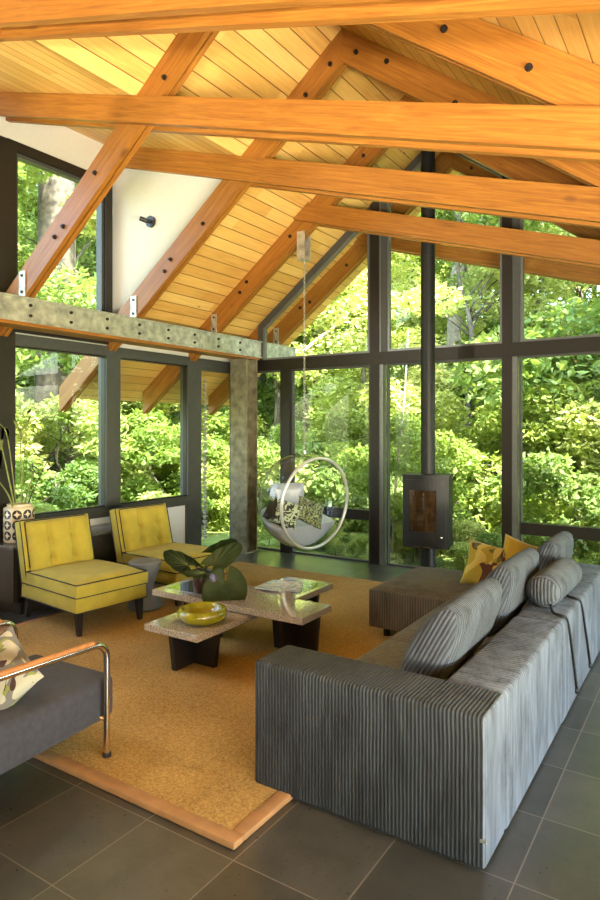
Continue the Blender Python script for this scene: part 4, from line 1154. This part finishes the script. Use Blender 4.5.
# particular trunks
def trunk(name, label, pts, r, r1, mat, cat='tree trunk'):
    bm = NB(); tube(bm, smooth_path(pts, 6), r, 12, r1=r1); o = obj(name, bm, mat, None, smooth=True); tagp(o, label, cat); return o
x, y = polar(33.04-math.degrees(math.atan((53-300)/638)), 14.)
trunk('fir_tree', 'thick grey fir trunk seen through the upper left window', [(x, y, -.5), (x+.1, y, 5), (x+.2, y, 13)], .42, .3, 'bark')
x, y = polar(33.04-math.degrees(math.atan((70-300)/638)), 16.)
trunk('fir_tree', 'slimmer grey trunk low in the upper left window', [(x, y, -.5), (x-.1, y, 5), (x-.1, y, 14)], .22, .18, 'bark')
def pt(u, v, d): a = Fv*d+Rv*((u-300)/638*d)+Uv*((427-v)/638*d); return Vector((0, 0, 1.6))+a
trunk('leaning_trunk', 'thin leaning orange barked trunk at the far right of the gable glass', [pt(596, 510, 11.5), pt(594, 480, 11.5), pt(590, 435, 11.5), pt(584, 400, 11.5), pt(575, 362, 11.5), pt(566, 330, 11.6)], .055, .025, 'orangebark')
trunk('forked_branch', 'thin pale forked branch beside the leaning orange trunk', [pt(592, 418, 11.5), pt(597, 402, 11.4), pt(604, 385, 11.3)], .03, .012, 'palebark', 'branch')
trunk('tree_stump', 'short pale stump behind the wood stove', [pt(456, 570, 10.6), pt(454, 530, 10.6), pt(452, 500, 10.6)], .22, .17, 'palebark', 'stump')
trunk('fir_tree', 'pale trunk behind the glass right of the stove pipe', [pt(456, 420, 17), pt(454, 330, 17), pt(461, 230, 17)], .22, .16, 'palebark')
trunk('sapling_stem', 'slender pale sapling stem left of the stove', [pt(392, 560, 9.4), pt(396, 480, 9.4), pt(404, 400, 9.4), pt(408, 330, 9.4)], .022, .010, 'palebark', 'sapling')
trunk('fallen_branch', 'bare pale branch in the trees left of the tall gable post', [pt(303, 352, 10.5), pt(325, 334, 10.5), pt(345, 322, 10.5), pt(362, 330, 10.4)], .035, .012, 'palebark', 'branch')

# ------------------------------------------------------------------ light
w = bpy.data.worlds.new('sky'); scn.world = w; w.use_nodes = True
nt = w.node_tree; bg = nt.nodes['Background']
sky = nt.nodes.new('ShaderNodeTexSky'); sky.sky_type = 'NISHITA'; sky.sun_disc = False
sky.sun_elevation = math.radians(52); sky.sun_rotation = math.radians(120); sky.air_density = 1.2; sky.dust_density = 2.
nt.links.new(sky.outputs[0], bg.inputs[0]); bg.inputs[1].default_value = 1.5
def light(kind, name, loc, energy, col, rot=None, size=1, sy=None, target=None, **kw):
    l = bpy.data.lights.new(name, kind); l.energy = energy; l.color = col
    o = bpy.data.objects.new(name, l); COL.objects.link(o); o.location = loc
    if kind == 'AREA':
        l.size = size
        if sy: l.shape = 'RECTANGLE'; l.size_y = sy
    if kind == 'SUN': l.angle = size
    if target is not None: o.rotation_euler = (Vector(target)-Vector(loc)).to_track_quat('-Z', 'Y').to_euler()
    for k, v in kw.items(): setattr(l, k, v)
    return o
sd = Vector((.62, -.36, 1.1))
light('SUN', 'sun', (6, -8, 20), 20.0, (1, .95, .82), size=.02, target=Vector((6, -8, 20))-sd*10)
# added warm fill lights that brighten the ceiling, out of view and without fixtures
light('AREA', 'ceiling_fill', (1.95, .6, .8), 205, (1, .89, .72), size=3.4, sy=.3, target=(-3.0, 3.6, 4.6), spread=math.radians(100))
light('AREA', 'ceiling_fill', (.2, -2.3, .8), 165, (1, .89, .72), size=2.4, sy=.3, target=(-2.4, 3.4, 5.4), spread=math.radians(85))
light('AREA', 'right_slope_fill', (-4.9, 1.2, 2.95), 45, (1, .90, .74), size=.2, sy=.1, target=(-.8, 3.0, 4.2))  # added fill for the right roof slope, no lamp stands on the beam
# daylight portals
def portal(loc, target, sx_, sy_):
    o = light('AREA', 'window_portal', loc, 1, (1, 1, 1), size=sx_, sy=sy_, target=target); o.data.cycles.is_portal = True
portal((-1.6, 6.95, 2.0), (-1.6, 0, 2.0), 7.6, 4.6)
portal((XL-.2, 3.6, 2.4), (0, 3.6, 2.4), 6.4, 3.8)
portal((XR+.2, 2.3, 1.1), (0, 2.3, 1.1), 8., 2.2)

# ------------------------------------------------------------------ camera
cam = bpy.data.cameras.new('camera'); co = bpy.data.objects.new('camera', cam); COL.objects.link(co)
co.location = (0, 0, 1.6); co.rotation_euler = (PI/2, 0, math.atan(415/638))
cam.sensor_fit = 'AUTO'; cam.sensor_width = 36; cam.lens = 638/900*36; cam.shift_y = -23/900
cam.clip_start = .05; cam.clip_end = 300
scn.camera = co
vs = scn.view_settings; vs.view_transform = 'Standard'; vs.look = 'None'; vs.gamma = 1; vs.exposure = 0.5; vs.use_curve_mapping = False
try:
    scn.cycles.max_bounces = 10; scn.cycles.transparent_max_bounces = 16; scn.cycles.caustics_reflective = False; scn.cycles.caustics_refractive = False
    scn.cycles.use_denoising = True; scn.cycles.sample_clamp_indirect = 6
except Exception: pass
